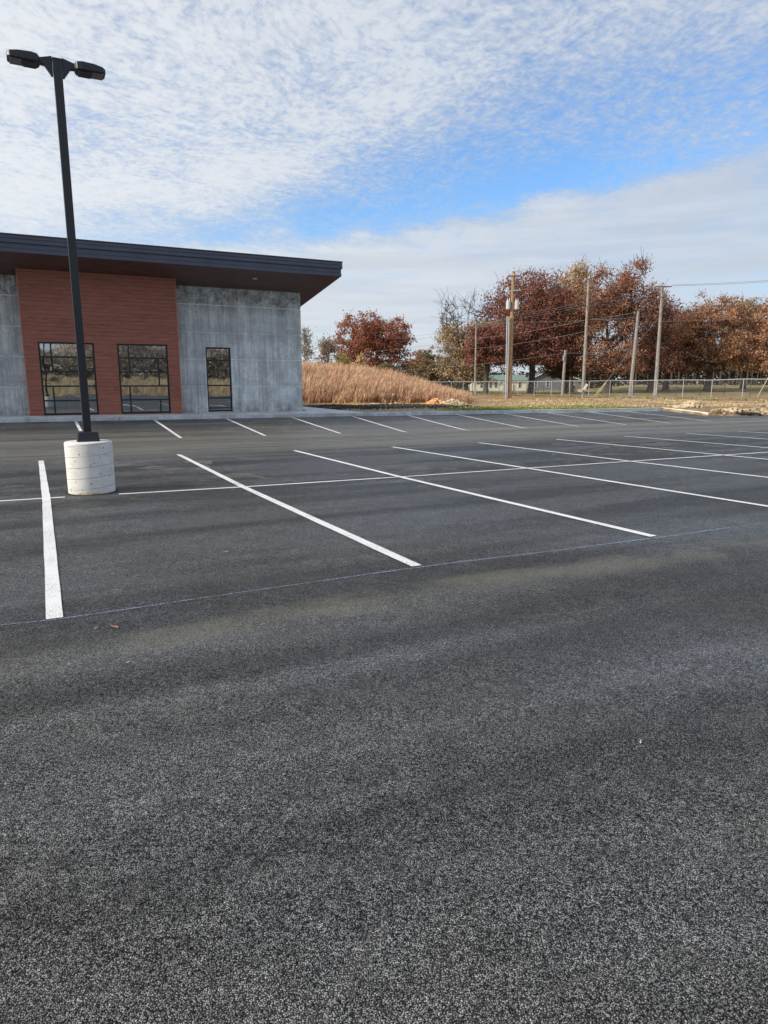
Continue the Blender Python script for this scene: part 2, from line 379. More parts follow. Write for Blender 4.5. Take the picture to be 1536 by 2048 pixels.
def soil():
    m_, t = mat('ground_soil'); P = t.pos(); x, y, z = t.sep(P)
    g = t.scl(P, (1, 1, 1), (0, 0, -YAW)); u, v, _ = t.sep(g)
    n = t.noise(P, .45, 6, .65); n2 = t.noise(P, 3.2, 6, .7); n3 = t.noise(P, .12, 4, .6)
    straw = t.mix(t.ramp(n2, .35, .65), (.30, .225, .125), (.52, .42, .26))
    dirt = t.mix(t.ramp(n2, .35, .65), (.22, .12, .065), (.40, .25, .14))
    c = t.mix(t.ramp(n, .42, .62, .85, .05), straw, dirt)
    # bright grass strip along the kerb
    gv = t.m('ADD', v, t.m('MULTIPLY', t.m('SUBTRACT', n, .5), 2.4))
    gm = t.m('MULTIPLY', t.m('MULTIPLY', t.ramp(gv, 28.1, 28.7), t.ramp(gv, 34.5, 31.5)), t.m('MULTIPLY', t.ramp(u, 16.5, 20.5), t.ramp(u, 32.5, 29)))
    c = t.mix(t.m('MULTIPLY', gm, t.ramp(n2, .35, .58, .45, .95)), c, t.mix(n2, (.14, .20, .035), (.26, .33, .08)))
    # worked dark soil beyond the walk
    dm = t.m('MULTIPLY', t.m('MULTIPLY', t.ramp(gv, 31.5, 33.5), t.ramp(gv, 44, 40)), t.ramp(t.m('ADD', u, t.m('MULTIPLY', n2, 3)), 24.5, 20.0))
    c = t.mix(t.m('MULTIPLY', dm, t.ramp(n2, .38, .54, .25, .95)), c, t.mix(t.ramp(n2, .45, .7), (.018, .014, .011), (.07, .05, .036)))
    # green field beyond the fences
    fm = t.m('MULTIPLY', t.ramp(y, 86, 92), t.ramp(n3, .2, .8, .75, 1))
    field = t.mix(t.ramp(n, .38, .62), (.16, .17, .06), (.36, .28, .15))
    field = t.mix(t.ramp(t.noise(t.scl(P, (.4, 2, 1)), .35, 5, .6), .52, .66, 0, .7), field, (.20, .10, .055))
    c = t.mix(fm, c, field)
    rr = t.m('MULTIPLY', t.m('MULTIPLY', t.ramp(y, 58, 63), t.ramp(y, 84, 74)), t.ramp(n, .4, .62, .35, .9))
    c = t.mix(t.m('MULTIPLY', rr, .75), c, t.mix(n2, (.30, .14, .06), (.46, .28, .14)))
    vg = t.m('MULTIPLY', t.ramp(y, 52, 58), t.ramp(x, 22, 28)); vg = t.m('MULTIPLY', vg, t.ramp(n2, .5, .62, 0, .6))
    c = t.mix(vg, c, (.10, .115, .04))
    t.C(c); t.Rg(.95); t.p.inputs['Specular IOR Level'].default_value = .1
    t.N(t.bump(t.m('ADD', n2, t.noise(P, 14, 4)), 1.0, .10)); return m_
def leafm(name, a, b, c2, trans=.35):
    m_, t = mat(name); geo = t.node('ShaderNodeNewGeometry'); rnd = geo.outputs['Random Per Island']; P = geo.outputs['Position']
    n = t.noise(P, .38, 3, .6); n1 = t.noise(P, 1.6, 2, .6)
    c = t.mix(t.ramp(rnd, 0, 1, 0, 1, False), a, b); c = t.mix(t.ramp(n, .42, .62, 0, .75), c, c2)
    k = t.ramp(n1, .3, .7, .8, 1.75); cs = t.node('ShaderNodeVectorMath', operation='SCALE'); t.put(cs.inputs[0], c); t.put(cs.inputs[3], k)  # brightness patches in the colour imitate lit and shaded clumps
    t.C(cs.outputs[0]); t.Rg(.7); t.p.inputs['Specular IOR Level'].default_value = .25
    tr = t.node('ShaderNodeBsdfTranslucent'); t.put(tr.inputs[0], cs.outputs[0])
    mx = t.node('ShaderNodeMixShader'); mx.inputs[0].default_value = trans
    t.l.new(t.p.outputs[0], mx.inputs[1]); t.l.new(tr.outputs[0], mx.inputs[2]); t.l.new(mx.outputs[0], t.out.inputs[0])
    return m_
def bark(name, c):
    m_, t = mat(name); o = t.pos(); n = t.noise(t.scl(o, (6, 6, 1)), 2, 5, .65)
    t.C(t.mix(t.ramp(n, .3, .7), [x * .6 for x in c], [x * 1.3 for x in c])); t.Rg(.9); t.N(t.bump(n, .8, .03)); return m_
def glassm():
    m_, t = mat('window_glass')
    gl = t.node('ShaderNodeBsdfGlossy'); gl.inputs['Roughness'].default_value = .012; gl.inputs[0].default_value = (.82, .88, .92, 1)
    o = t.obj(); t.put(gl.inputs['Normal'], t.bump(t.noise(o, .9, 2, .5), .25, .02))
    tr = t.node('ShaderNodeBsdfTransparent'); tr.inputs[0].default_value = (.42, .47, .50, 1)
    mx = t.node('ShaderNodeMixShader'); mx.inputs[0].default_value = .52
    t.l.new(tr.outputs[0], mx.inputs[1]); t.l.new(gl.outputs[0], mx.inputs[2]); t.l.new(mx.outputs[0], t.out.inputs[0]); return m_
def chainlink(name, c=(.42, .44, .45)):
    m_, t = mat(name); uvn = t.node('ShaderNodeTexCoord').outputs['UV']; x, y, _ = t.sep(uvn)
    k = 1 / .075
    a = t.m('PINGPONG', t.m('MULTIPLY', t.m('ADD', x, y), k), .5); b = t.m('PINGPONG', t.m('MULTIPLY', t.m('SUBTRACT', x, y), k), .5)
    wr = t.m('MAXIMUM', t.m('LESS_THAN', a, .018), t.m('LESS_THAN', b, .018))
    t.C(c); t.p.inputs['Metallic'].default_value = .6; t.Rg(.5); t.put(t.p.inputs['Alpha'], wr); return m_
M = {}
M['asphalt'] = asphalt()
M['paint'] = paint('white_paint', (.86, .87, .88))
M['chalk'] = paint('blue_chalk', (.42, .55, .80), alpha_noise=.6)
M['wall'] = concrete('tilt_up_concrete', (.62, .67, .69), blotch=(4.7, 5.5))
M['reveal'] = concrete('reveal_concrete', (.80, .82, .82), streaks=False)
M['walk'] = concrete('sidewalk_concrete', (.62, .63, .62), streaks=False)
M['kerb'] = concrete('kerb_concrete', (.52, .55, .58), streaks=False)
M['kerb_sunlit'] = concrete('sunlit_kerb_concrete', (.74, .70, .62), streaks=False)  # paler, warmer copy of the kerb colour, with sunlight put into it
M['road'] = concrete('road_concrete', (.50, .49, .45), streaks=False)
M['pier'] = pier_mat()
M['siding'] = wood_siding()
M['soil'] = soil()
M['black'] = plain('black_metal', (.012, .013, .016), .38, .1)
M['pole'] = plain('dark_bronze_metal', (.016, .018, .023), .42, .12, 3)
M['fascia'] = plain('fascia_metal', (.066, .076, .118), .45, .12, 1.2)
M['flash'] = plain('flashing_metal', (.30, .26, .22), .5, .1)
M['soffit'] = plain('soffit_panel', (.125, .066, .060), .6, .12, 2)
M['glass'] = glassm()
M['led'] = plain('lamp_lens', (.22, .20, .18), .25, .25, 60)
M['inner'] = plain('interior_wall', (.30, .31, .30), .9, .1)
M['ceil'] = plain('interior_ceiling', (.12, .12, .12), .9, .1)
M['tan'] = plain('form_paper', (.42, .30, .15), .9, .5, 30)
M['gap'] = plain('dark_gap', (.02, .018, .015), .95, .3, 20)
M['gravel'] = plain('crushed_stone', (.36, .33, .28), .95, .35, 9, bump=.8)
M['clay'] = plain('red_clay', (.62, .34, .16), .95, .3, 4, bump=.8)
M['sand'] = plain('pale_soil', (.56, .45, .29), .95, .35, 3, bump=.8)
M['brownsoil'] = plain('brown_soil', (.36, .28, .185), .95, .45, 3, bump=.8)
M['darksoil'] = plain('dark_soil', (.035, .026, .02), .95, .5, 4, bump=.8)
M['polewood'] = bark('pole_wood', (.36, .24, .13))
M['polegrey'] = bark('grey_pole_wood', (.30, .28, .25))
M['galv'] = plain('galvanised_steel', (.50, .52, .53), .45, .15, 8, .3)
M['dkpost'] = plain('dark_post', (.05, .05, .05), .6, .2)
M['wire'] = plain('wire_metal', (.20, .19, .18), .5, .1)
M['tank'] = plain('transformer_paint', (.52, .56, .58), .5, .08)
M['yellow'] = plain('guy_guard', (.52, .44, .22), .6, .1)
M['white'] = plain('white_trim', (.72, .73, .72), .6, .08)
M['cream'] = plain('cream_wall', (.80, .76, .60), .8, .08)
M['greenroof'] = plain('green_metal_roof', (.17, .25, .20), .5, .12)
M['grey'] = plain('grey_wall', (.17, .19, .21), .8, .1)
M['dkroof'] = plain('dark_shingle', (.11, .11, .12), .9, .15)
M['dkglass'] = plain('dark_window', (.04, .05, .06), .15, .1)
M['chain'] = chainlink('chain_link')
M['bark'] = bark('oak_bark', (.075, .062, .055))
M['palebark'] = bark('pale_bark', (.26, .24, .21))

# ------------------------------------------------------------ ground
def terrain():
    us = np.unique(np.round(np.concatenate([-np.geomspace(60, 900, 22)[::-1], np.arange(-60, -2, 2), np.arange(-2, 46, .45), [31.6, 31.75], np.arange(46, 110, 1.5), np.geomspace(110, 900, 24)]), 3))
    vs = np.unique(np.round(np.concatenate([-np.geomspace(30, 900, 22)[::-1], np.arange(-30, 24, 3), [24.4, 24.47], np.arange(24.6, 27.4, .4), [27.5, 27.53], np.arange(27.7, 60, .45), np.arange(60, 130, 1.5), np.geomspace(130, 1100, 26)]), 3))
    U, V = np.meshgrid(us, vs); X, Y = U * CY - V * SY, U * SY + V * CY
    Z = T(X, Y); il = inlot(U, V); Z = np.where(il, G(U, V) - .22, Z)
    # flat land behind and beside the lot, and a pad under the building
    Z = np.where(V < -16, .05 + .035 * (-16 - V).clip(0, 60), Z)
    pad = (U < 12.7) & (V > 27.5) & (V < 47); Z = np.where(pad, np.minimum(Z, -.12), Z)
    n, m = X.shape; idx = np.arange(n * m).reshape(n, m)
    Fq = np.stack([idx[:-1, :-1], idx[:-1, 1:], idx[1:, 1:], idx[1:, :-1]], -1).reshape(-1, 4)
    o = mesh_np('ground', np.stack([X, Y, Z], -1).reshape(-1, 3), Fq, M['soil'], smooth=True)
    tag(o, 'straw and bare soil ground running from the kerb to the far field', kind='structure')
terrain()

def sheet(name, mat_, us, vs, dz=0, parent=None, mask=None):
    U, V = np.meshgrid(us, vs); X, Y = U * CY - V * SY, U * SY + V * CY; Z = G(U, V) + dz
    n, m = X.shape; idx = np.arange(n * m).reshape(n, m)
    Fq = np.stack([idx[:-1, :-1], idx[:-1, 1:], idx[1:, 1:], idx[1:, :-1]], -1).reshape(-1, 4)
    if mask is not None:
        cu = (U[:-1, :-1] + U[1:, 1:]) / 2; cv = (V[:-1, :-1] + V[1:, 1:]) / 2; Fq = Fq[mask(cu, cv).ravel()]
    return mesh_np(name, np.stack([X, Y, Z], -1).reshape(-1, 3), Fq, mat_, parent)
vs_ = np.unique(np.concatenate([np.arange(-16, 24.4, 1.), [15.7, 22.08, 24.4], np.arange(24.9, 27.4, .5), [VE]]))
lot_o = sheet('parking_lot', M['asphalt'], np.concatenate([np.arange(-60, 31, 3), [31.5], np.arange(33, 75, 3)]), vs_, mask=lambda u, v: (v < 24.4) | (u < 31.5))
tag(lot_o, 'fresh dark asphalt parking lot with white bay lines', kind='structure')

def strip(name, pts, width, mat_, dz=.004, jitter=.0015):   # painted strip along (u, v) points
    pts = [np.array(p, float) for p in pts]; out = []
    for a, b in zip(pts[:-1], pts[1:]):
        n = max(2, int(np.linalg.norm(b - a) / .35)); out += [a + (b - a) * i / n for i in range(n)]
    out.append(pts[-1]); out = np.array(out); dd = np.gradient(out, axis=0); dd /= np.linalg.norm(dd, axis=1)[:, None]
    nn = np.stack([-dd[:, 1], dd[:, 0]], 1)
    L = out + nn * (width / 2 + rng.normal(0, jitter, (len(out), 1))); Rr = out - nn * (width / 2 + rng.normal(0, jitter, (len(out), 1)))
    P = np.empty((2 * len(out), 2)); P[0::2] = L; P[1::2] = Rr
    X, Y = uv2w(P[:, 0], P[:, 1]); Z = G(P[:, 0], P[:, 1]) + dz
    k = np.arange(len(out) - 1) * 2
    return mesh_np(name, np.stack([X, Y, Z], 1), np.stack([k, k + 1, k + 3, k + 2], 1), mat_, lot_o)
A = {0: (110, 1239), 1: (833, 1133), 2: (1307, 1074)}
B = {0: (93, 998.5), 1: (486, 974.5), 2: (800, 954.5), 3: (1053, 937), 4: (1259, 923), 5: (1445.6, 910.5)}
Cc = {0: (82, 922), 1: (357, 909.5), 2: (589, 901.5), 3: (785, 894.5), 4: (957, 886), 5: (1112, 879), 6: (1249.7, 872.7), 7: (1374.5, 867), 8: (1474, 863)}
D = {1: (362.5, 875.5), 2: (531.8, 871.8), 3: (681, 867), 4: (816, 865.5), 5: (939, 862), 6: (1052, 857), 7: (1156, 853), 8: (1251.5, 849.5), 9: (1340, 846.5), 10: (1423, 842)}
Ee = {0: (151, 844), 1: (308, 840), 2: (451.6, 836.7), 3: (582.5, 834.3), 4: (700, 831), 5: (812.5, 829.5), 6: (912.5, 829), 7: (1004.6, 827), 8: (1091, 825.5), 9: (1175, 824), 10: (1250.6, 823)}
S = 2.743
def uvm(dic, k, u0, v0, wgt=.75):                # measured point, eased toward the regular grid
    g = (u0 + S * k, v0)
    if k in dic:
        m_ = lot(*dic[k])
        if abs(m_[0] - g[0]) < .9 and abs(m_[1] - g[1]) < 1.3: return (m_[0] * wgt + g[0] * (1 - wgt), m_[1] * wgt + g[1] * (1 - wgt))
    return g
for k in range(-3, 14):
    w_ = .62 if k > 5 else .9
    strip('bay_line', [uvm(A, k, -.02, 4.76, w_), uvm(B, k, -.02, 10.2, w_), uvm(Cc, k, -.02, 15.72, w_)], .102, M['paint'], .008)
for k in range(-4, 11):
    strip('bay_line', [uvm(D, k, 1.2, 22.08, .6), (uvm(Ee, k, 1.2, 27.4, .6)[0], min(uvm(Ee, k, 1.2, 27.4, .6)[1], VE - .12))], .102, M['paint'], .008)
mid_r = [uvm(B, k, -.02, 10.2) for k in range(0, 6)] + [(16.4, 10.2), (36, 10.2)]
g0, g1 = lot(238, 988.5), lot(130, 994.5)
strip('centre_line', [g0] + mid_r[1:], .075, M['paint'], .004)
strip('centre_line', [(-14, 10.25), lot(0, 1002.5), g1], .075, M['paint'], .004)
strip('kerb_line', [(13.3, VE - .06), (22, VE - .06), (31.2, VE - .06)], .09, M['paint'], .004)
ch = [lot(0, 1252), lot(110, 1241), lot(420, 1195), lot(833, 1136), lot(1130, 1100), lot(1307, 1077), lot(1536, 1046)]
strip('chalk_line', ch + [(14, 4.8), (22, 4.8)], .028, M['chalk'], .006, .006)

# ---- sidewalk and kerbs
def uvbox(mb, u0, u1, v0, v1, z0f, z1f):          # box in (u,v) with height functions of u
    c = []
    for zf in (z0f, z1f):
        for (u, v) in ((u0, v0), (u1, v0), (u1, v1), (u0, v1)):
            x, y = uv2w(u, v); c.append((x, y, zf(u)))
    return mb.hexa(c)
ze = lambda u: .056 - .0058 * u
walk = MB()
u = -40.0
while u < 12.0:                                   # slabs with tooled joints, slight crossfall
    u1 = min(u + 1.83, 12.15)
    z1 = lambda q: ze(q) + .15
    uvbox(walk, u, u1 - .012, VE + .17, 29.9 if u < 10.9 else 30.9, lambda q: -.3, z1)
    u += 1.83
uvbox(walk, 11.55, 13.05, 30.9, 46, lambda q: -.35, lambda q: ze(q) + .146)
uvbox(walk, 12.165, 13.05, VE + .17, 30.89, lambda q: -.35, lambda q: ze(q) + .146)
wo_ = walk.build('sidewalk', M['walk']); tag(wo_, 'pale concrete sidewalk along the foot of the building', kind='structure')
kb = MB()
u = -40.0
while u < 13:
    u1 = min(u + 3.05, 13.05); uvbox(kb, u, u1 - .008, VE, VE + .165, lambda q: ze(q) - .4, lambda q: ze(q) + .152); u += 3.05
tag(kb.build('kerb', M['kerb'], bevel=.02), 'grey concrete kerb in front of the building', kind='structure')
kb = MB(); u = 13.06
while u < 31.4:
    u1 = min(u + 3.05, 31.62); uvbox(kb, u, u1 - .008, VE + .02, VE + .19, lambda q: ze(q) - .4, lambda q: ze(q) + .15); u += 3.05
tag(kb.build('kerb', M['kerb'], bevel=.02), 'grey concrete kerb along the lawn, beyond the sidewalk', kind='structure')
kb = MB()
for v0, v1 in ((24.55, 26.6), (26.61, VE + .19)):
    zf = lambda v: float(G(31.7, min(v, VE)))
    p = []
    for dz in (-.4, .16):
        for (a, b) in ((31.63, v0), (31.80, v0), (31.80, v1), (31.63, v1)):
            x, y = uv2w(a, b); p.append((x, y, zf(b) + dz))
    kb.hexa(p)
tag(kb.build('kerb', M['kerb_sunlit'], bevel=.02), 'short kerb in sunlit colour turning toward the viewer at the right lot corner', kind='structure')

# ---- road between the fences
fA, fd = np.array([19.77, 81.32]), np.array([1.4235, -2.6974])   # near fence origin and post step
fn = np.array([-fd[1], fd[0]]) / np.linalg.norm(fd)
rd = MB(); K = list(range(-60, 30, 3))
for a, b in zip(K[:-1], K[1:]):
    p = []
    for dz in (-.15, .03):
        for kk, off in ((a, 3.0), (b, 3.0), (b, 7.2), (a, 7.2)):
            q = fA + fd * kk + fn * off; p.append((q[0], q[1], float(T(q[0], q[1])) + dz))
    rd.hexa(p)
tag(rd.build('road', M['road'], fix=True), 'pale concrete road running behind the chain link fence', kind='structure')

# ------------------------------------------------------------ building
BR = empty('building', (*uv2w(5, 30), .1), YAW, label='modern concrete building with red wood siding panel and dark overhanging shed roof', cat='building')
def bl(mb, name, mt, parent=BR, **k):            # shift from (u, v, z) to the building's own frame
    mb.v = [(x - 5, y - 30, z - .1) for x, y, z in mb.v]
    return mb.build(name, mt, parent, **k)
UL, UR, VB, ZT = -14.0, 10.92, 46.0, 5.44
SOFF = lambda v: 5.80 - .150 * (v - 27.3)
VS = 29.05                                       # face of the siding bay
sc_ = lambda px, py: wallp(px, py, VS + .06)
W1 = (sc_(75, 683)[0], sc_(187, 686)[0]); W2 = (sc_(233, 687)[0], sc_(334, 690)[0])
WZ = (.215, 2.945)
W3 = (6.60, 7.68); W3Z = (.19, 2.93)
SL, SRr = wallp(31, 535, VS)[0], wallp(365, 825, VS)[0]
# structural wall: solid pieces round the window opening
wl = MB()
zt = 5.36
wl.box(UL, SL + .02, 30.02, 30.30, -.3, zt); wl.box(SRr - .02, W3[0], 30.02, 30.30, -.3, zt); wl.box(W3[1], UR - .004, 30.02, 30.30, -.3, zt)
wl.box(W3[0], W3[1], 30.02, 30.30, -.3, W3Z[0]); wl.box(W3[0], W3[1], 30.02, 30.30, W3Z[1], zt)
wl.box(UR - .30, UR - .004, 30.301, VB - .3, -.3, 3.0); wl.box(UL, UR - .004, VB - .299, VB, -.3, 2.9)
wl.hexa([(UR - .30, 30.301, 3.001), (UR - .004, 30.301, 3.001), (UR - .004, VB - .3, 3.001), (UR - .30, VB - .3, 3.001),
         (UR - .30, 30.301, zt), (UR - .004, 30.301, zt), (UR - .004, VB - .3, SOFF(VB)), (UR - .30, VB - .3, SOFF(VB))])
bl(wl, 'wall', M['reveal'])
# cast panels proud of the wall, leaving the reveal joints open
ZR = [.10, 1.285, 2.43, 3.54, 4.67, 5.42]
gpn = .026
pn = MB()
for (a, b) in ((UL, -9.2), (-9.2, -4.2), (-4.2, SL), (SRr, 8.12), (8.12, 10.735), (10.735, UR + .015)):
    if abs(a - SRr) < .01: bl(pn, 'wall_panels', M['wall']); pn = MB()
    for i, (z0, z1) in enumerate(zip(ZR[:-1], ZR[1:])):
        z0_, z1_ = z0 + (gpn if i else -.35), z1 - gpn
        a_, b_ = a + gpn * .8, b - gpn * .8
        if b > 10.9: b_ = b
        if abs(a - SRr) < .01: a_ = a + .002
        if a < W3[0] and b > W3[1] and z0 < W3Z[1]:
            for (c0, c1, y0, y1) in ((a_, W3[0], z0_, z1_), (W3[1], b_, z0_, z1_), (W3[0], W3[1], z0_, min(z1_, W3Z[0])), (W3[0], W3[1], max(z0_, W3Z[1]), z1_)):
                if y1 > y0 + .01: pn.box(c0, c1, 30.0, 30.018, y0, y1)
        else: pn.box(a_, b_, 30.0, 30.018, z0_, z1_)
bl(pn, 'wall_panels', M['wall']); pn = MB()
vv_ = 30.02
while vv_ < VB - 1:                               # panels on the right side wall
    v1 = min(vv_ + 3.6, VB)
    for i, (z0, z1) in enumerate(zip(ZR[:-1], ZR[1:])):
        top = min(z1 - gpn, SOFF(v1) - .02)
        if top > z0 + .1: pn.box(UR - .003, UR + .015, vv_ + .005, v1 - .02, z0 + (gpn if i else -.35), top)
    vv_ = v1
bl(pn, 'side_wall_panels', M['wall'])
# siding bay
sdm = MB(); zs = SOFF(VS) - .01
for (a, b) in ((SL, W1[0]), (W1[1], W2[0]), (W2[1], SRr)): sdm.box(a, b, VS, VS + .14, .19, zs if False else WZ[1])
sdm.box(SL, SRr, VS, VS + .14, WZ[1], zs)
sdm.box(SL, SL + .14, VS + .141, 30.0, .19, zs - .12); sdm.box(SRr - .14, SRr, VS + .141, 30.0, .19, zs - .12)
for wq in (W1, W2): sdm.box(wq[0], wq[1], VS, VS + .14, .12, WZ[0])
bl(sdm, 'siding', M['siding'])
CT = plain('corner_trim', (.40, .16, .10), .5)
tr_ = MB(); tr_.box(SL - .012, SL + .03, VS - .012, VS - .001, .19, zs); bl(tr_, 'corner_trim', CT)
tr_ = MB(); tr_.box(SRr - .03, SRr + .012, VS - .012, VS - .001, .19, zs)
bl(tr_, 'corner_trim', CT)
# windows
def window(x0, x1, z0, z1, yf, hs, vs):
    f = MB(); b = .062
    f.box(x0, x1, yf, yf + .09, z0, z0 + b * 1.2); f.box(x0, x1, yf, yf + .09, z1 - b, z1)
    f.box(x0, x0 + b, yf + .001, yf + .089, z0 + b * 1.2, z1 - b); f.box(x1 - b, x1, yf + .001, yf + .089, z0 + b * 1.2, z1 - b)
    zz_ = [z0] + [z0 + (z1 - z0) * h for h in hs] + [z1]
    for h in zz_[1:-1]: f.box(x0 + b, x1 - b, yf + .004, yf + .086, h - .029, h + .029)
    for (fr, r0, r1) in vs:
        xx = x0 + (x1 - x0) * fr
        for r in range(r0, r1):
            lo = zz_[r] + (.029 if r else b * 1.2); hi = zz_[r + 1] - (.029 if r + 1 < len(zz_) - 1 else b)
            f.box(xx - .028, xx + .028, yf + .006, yf + .084, lo, hi)
    fo = bl(f, 'window_frame', M['black'])
    g = MB(); g.add([(x0 + .03, yf + .045, z0 + .03), (x1 - .03, yf + .045, z0 + .03), (x1 - .03, yf + .045, z1 - .03), (x0 + .03, yf + .045, z1 - .03)], [(0, 1, 2, 3)])
    bl(g, 'window_pane', M['glass'], fo, fix=False)
hs5 = [.2, .4, .6, .8]
vs5 = [(.20, 0, 2), (.80, 0, 1), (.80, 2, 4), (.22, 3, 5)]
window(*W1, *WZ, VS + .05, hs5, vs5); window(*W2, *WZ, VS + .05, hs5, vs5)
window(*W3, *W3Z, 30.06, [.055, .215, .41, .80], [])
# roof: sloping slab, stepped fascia, soffit
RL, RRt, VF, VBK = -16.0, 11.80, 27.3, 48.0
zb = lambda v: SOFF(v)
rf = MB()
def slab(mb, x0, x1, v0, v1, lo, hi):
    mb.hexa([(x0, v0, zb(v0) + lo), (x1, v0, zb(v0) + lo), (x1, v1, zb(v1) + lo), (x0, v1, zb(v1) + lo),
             (x0, v0, zb(v0) + hi), (x1, v0, zb(v0) + hi), (x1, v1, zb(v1) + hi), (x0, v1, zb(v1) + hi)])
slab(rf, RL + .03, RRt - .03, VF + .03, VBK, .03, .575); bl(rf, 'roof', M['dkroof'])
sf = MB(); nb = 30                                # soffit boards
for i in range(nb):
    v0 = VF + .03 + (VBK - VF - .1) * i / nb; v1 = VF + .03 + (VBK - VF - .1) * (i + 1) / nb
    slab(sf, RL + .04, RRt - .04, v0 + .004, v1 - .004, .004, .029)
bl(sf, 'soffit', M['soffit'])
fc = MB()
Z0 = 5.80
prof = [(0, 0, .118), (.012, .134, .278), (-.035, .302, .428), (-.028, .444, .570)]   # (set-back, z0, z1)
for sb_, a, b in prof:
    y0 = VF + sb_
    fc.box(RL, RRt - sb_, y0, y0 + .04 if sb_ >= 0 else VF + .029, Z0 + a, Z0 + b)
    # returns along the right eave follow the roof slope
    x1 = RRt - sb_
    fc.hexa([(x1 - .03, y0 + .041, Z0 + a), (x1, y0 + .041, Z0 + a), (x1, VBK, zb(VBK) + a), (x1 - .03, VBK, zb(VBK) + a),
             (x1 - .03, y0 + .041, Z0 + b), (x1, y0 + .041, Z0 + b), (x1, VBK, zb(VBK) + b), (x1 - .03, VBK, zb(VBK) + b)])
bl(fc, 'fascia', M['fascia'])
fl = MB(); fl.box(RL, RRt + .045, VF - .05, VF + .12, Z0 + .578, Z0 + .592); bl(fl, 'roof_flashing', M['flash'])
dp = MB(); dp.box(RL, RRt + .04, VF - .042, VF - .036, Z0 + .545, Z0 + .577); bl(dp, 'drip_edge', M['black'])
# recessed soffit light
uu_, zz__ = wallp(510, 559, 28.4)
sl = MB(); c0 = Vector((uu_, 28.4, SOFF(28.4) - .012)); sl.tube([c0 - Vector((0, 0, .006)), c0 + Vector((0, 0, .022))], .10, 20)
bl(sl, 'soffit_light', M['white'])
# interior seen through the glass
it = MB(); it.box(UL + .1, UR - .31, 30.301, VB - .31, -.10, .17); bl(it, 'interior_floor', M['walk'])
it = MB(); it.box(UL + .1, UR - .32, 39.0, 39.15, .171, 3.4); it.box(5.9, 6.05, 30.31, 38.99, .171, 3.4); it.box(SL + .15, SRr - .15, VS + .2, 29.99, -.1, .17)
bl(it, 'partition', M['inner'])
it = MB(); it.box(UL + .1, UR - .31, 30.31, 38.98, 3.41, 3.5); it.box(SL + .15, SRr - .15, VS + .15, 30.3, 3.2, 3.3); bl(it, 'interior_ceiling', M['ceil'])
def uvp(u, v, z): x, y = uv2w(u, v); return (x, y, z)
# stepladder standing inside behind the left window
ld = empty('stepladder', uvp(1.45, 31.3, .17), YAW, label='stepladder standing inside behind the left window of the red siding', cat='ladder')
for s in (-1, 1):
    MB().tube([(s * .28, -.35, 0), (s * .17, 0, 1.75)], .022, 6).build('rail', M['galv'], ld)
    MB().tube([(s * .28, .45, 0), (s * .17, .03, 1.7)], .018, 6).build('rear_leg', M['galv'], ld)
for i in range(5):
    f_ = (i + 1) / 6; MB().box(-.28 + .11 * f_, .28 - .11 * f_, -.35 + .35 * f_ - .04, -.35 + .35 * f_ + .04, 1.75 * f_ - .015, 1.75 * f_ + .015).build('step', M['galv'], ld)
MB().box(-.18, .18, -.10, .12, 1.75, 1.79).build('top_cap', M['clay'], ld)
# ------------------------------------------------------------ parking lot light
LX, LY = -4.275, 9.80
LZ = float(G(*w2uv(LX, LY)))
LP = empty('lot_light', (LX, LY, LZ), YAW, label='tall black twin-head parking lot light on a round concrete pier', cat='lamp post')
pr = MB(); n = 64; prof = [(.318, -.10), (.318, .0), (.320, .05), (.322, .70), (.321, .724), (.314, .738), (.300, .745)]
for r_, z_ in prof:
    for k in range(n): pr.v.append((r_ * math.cos(2 * math.pi * k / n), r_ * math.sin(2 * math.pi * k / n), z_))
for i in range(len(prof) - 1):
    for k in range(n): pr.f.append((i * n + k, i * n + (k + 1) % n, (i + 1) * n + (k + 1) % n, (i + 1) * n + k))
pr.f.append(tuple((len(prof) - 1) * n + k for k in range(n)))
pr.build('pier', M['pier'], LP, smooth=False).data.polygons.foreach_set('use_smooth', [True] * (len(pr.f) - 1) + [False])
# broken gap round the foot of the pier with form paper showing
gp = MB(); n = 90; rr_ = random.Random(3)
for k in range(n):
    a = 2 * math.pi * k / n; ro = .355 + rr_.uniform(-.012, .03)
    gp.v += [(.30 * math.cos(a), .30 * math.sin(a), .012), (ro * math.cos(a), ro * math.sin(a), .006)]
for k in range(n): j = (k + 1) % n; gp.f.append((2 * k, 2 * k + 1, 2 * j + 1, 2 * j))
gp.build('gap_ring', M['gap'], LP)  # flat near-black ring drawn for the gap
pf = MB(); 
a0 = math.radians(-128)
for k in range(34):
    a = a0 + k * .028; h1 = .020 + rr_.uniform(0, .016)
    pf.v += [(.328 * math.cos(a), .328 * math.sin(a), .008), (.323 * math.cos(a), .323 * math.sin(a), h1)]
for k in range(33): pf.f.append((2 * k, 2 * k + 2, 2 * k + 3, 2 * k + 1))
pf.build('form_paper', M['tan'], LP)
hb = .74
def frus(mb, b0, b1, z0, z1):
    return mb.hexa([(-b0, -b0, z0), (b0, -b0, z0), (b0, b0, z0), (-b0, b0, z0), (-b1, -b1, z1), (b1, -b1, z1), (b1, b1, z1), (-b1, b1, z1)])
frus(MB(), .152, .132, hb + .002, hb + .145).build('base_cover', M['pole'], LP, bevel=.014)
HT = 5.60 - LZ
frus(MB(), .053, .053, hb + .146, HT).build('pole', M['pole'], LP, bevel=.006)
frus(MB(), .056, .056, HT, HT + .012).build('pole_cap', M['pole'], LP)
zc = HT - .052
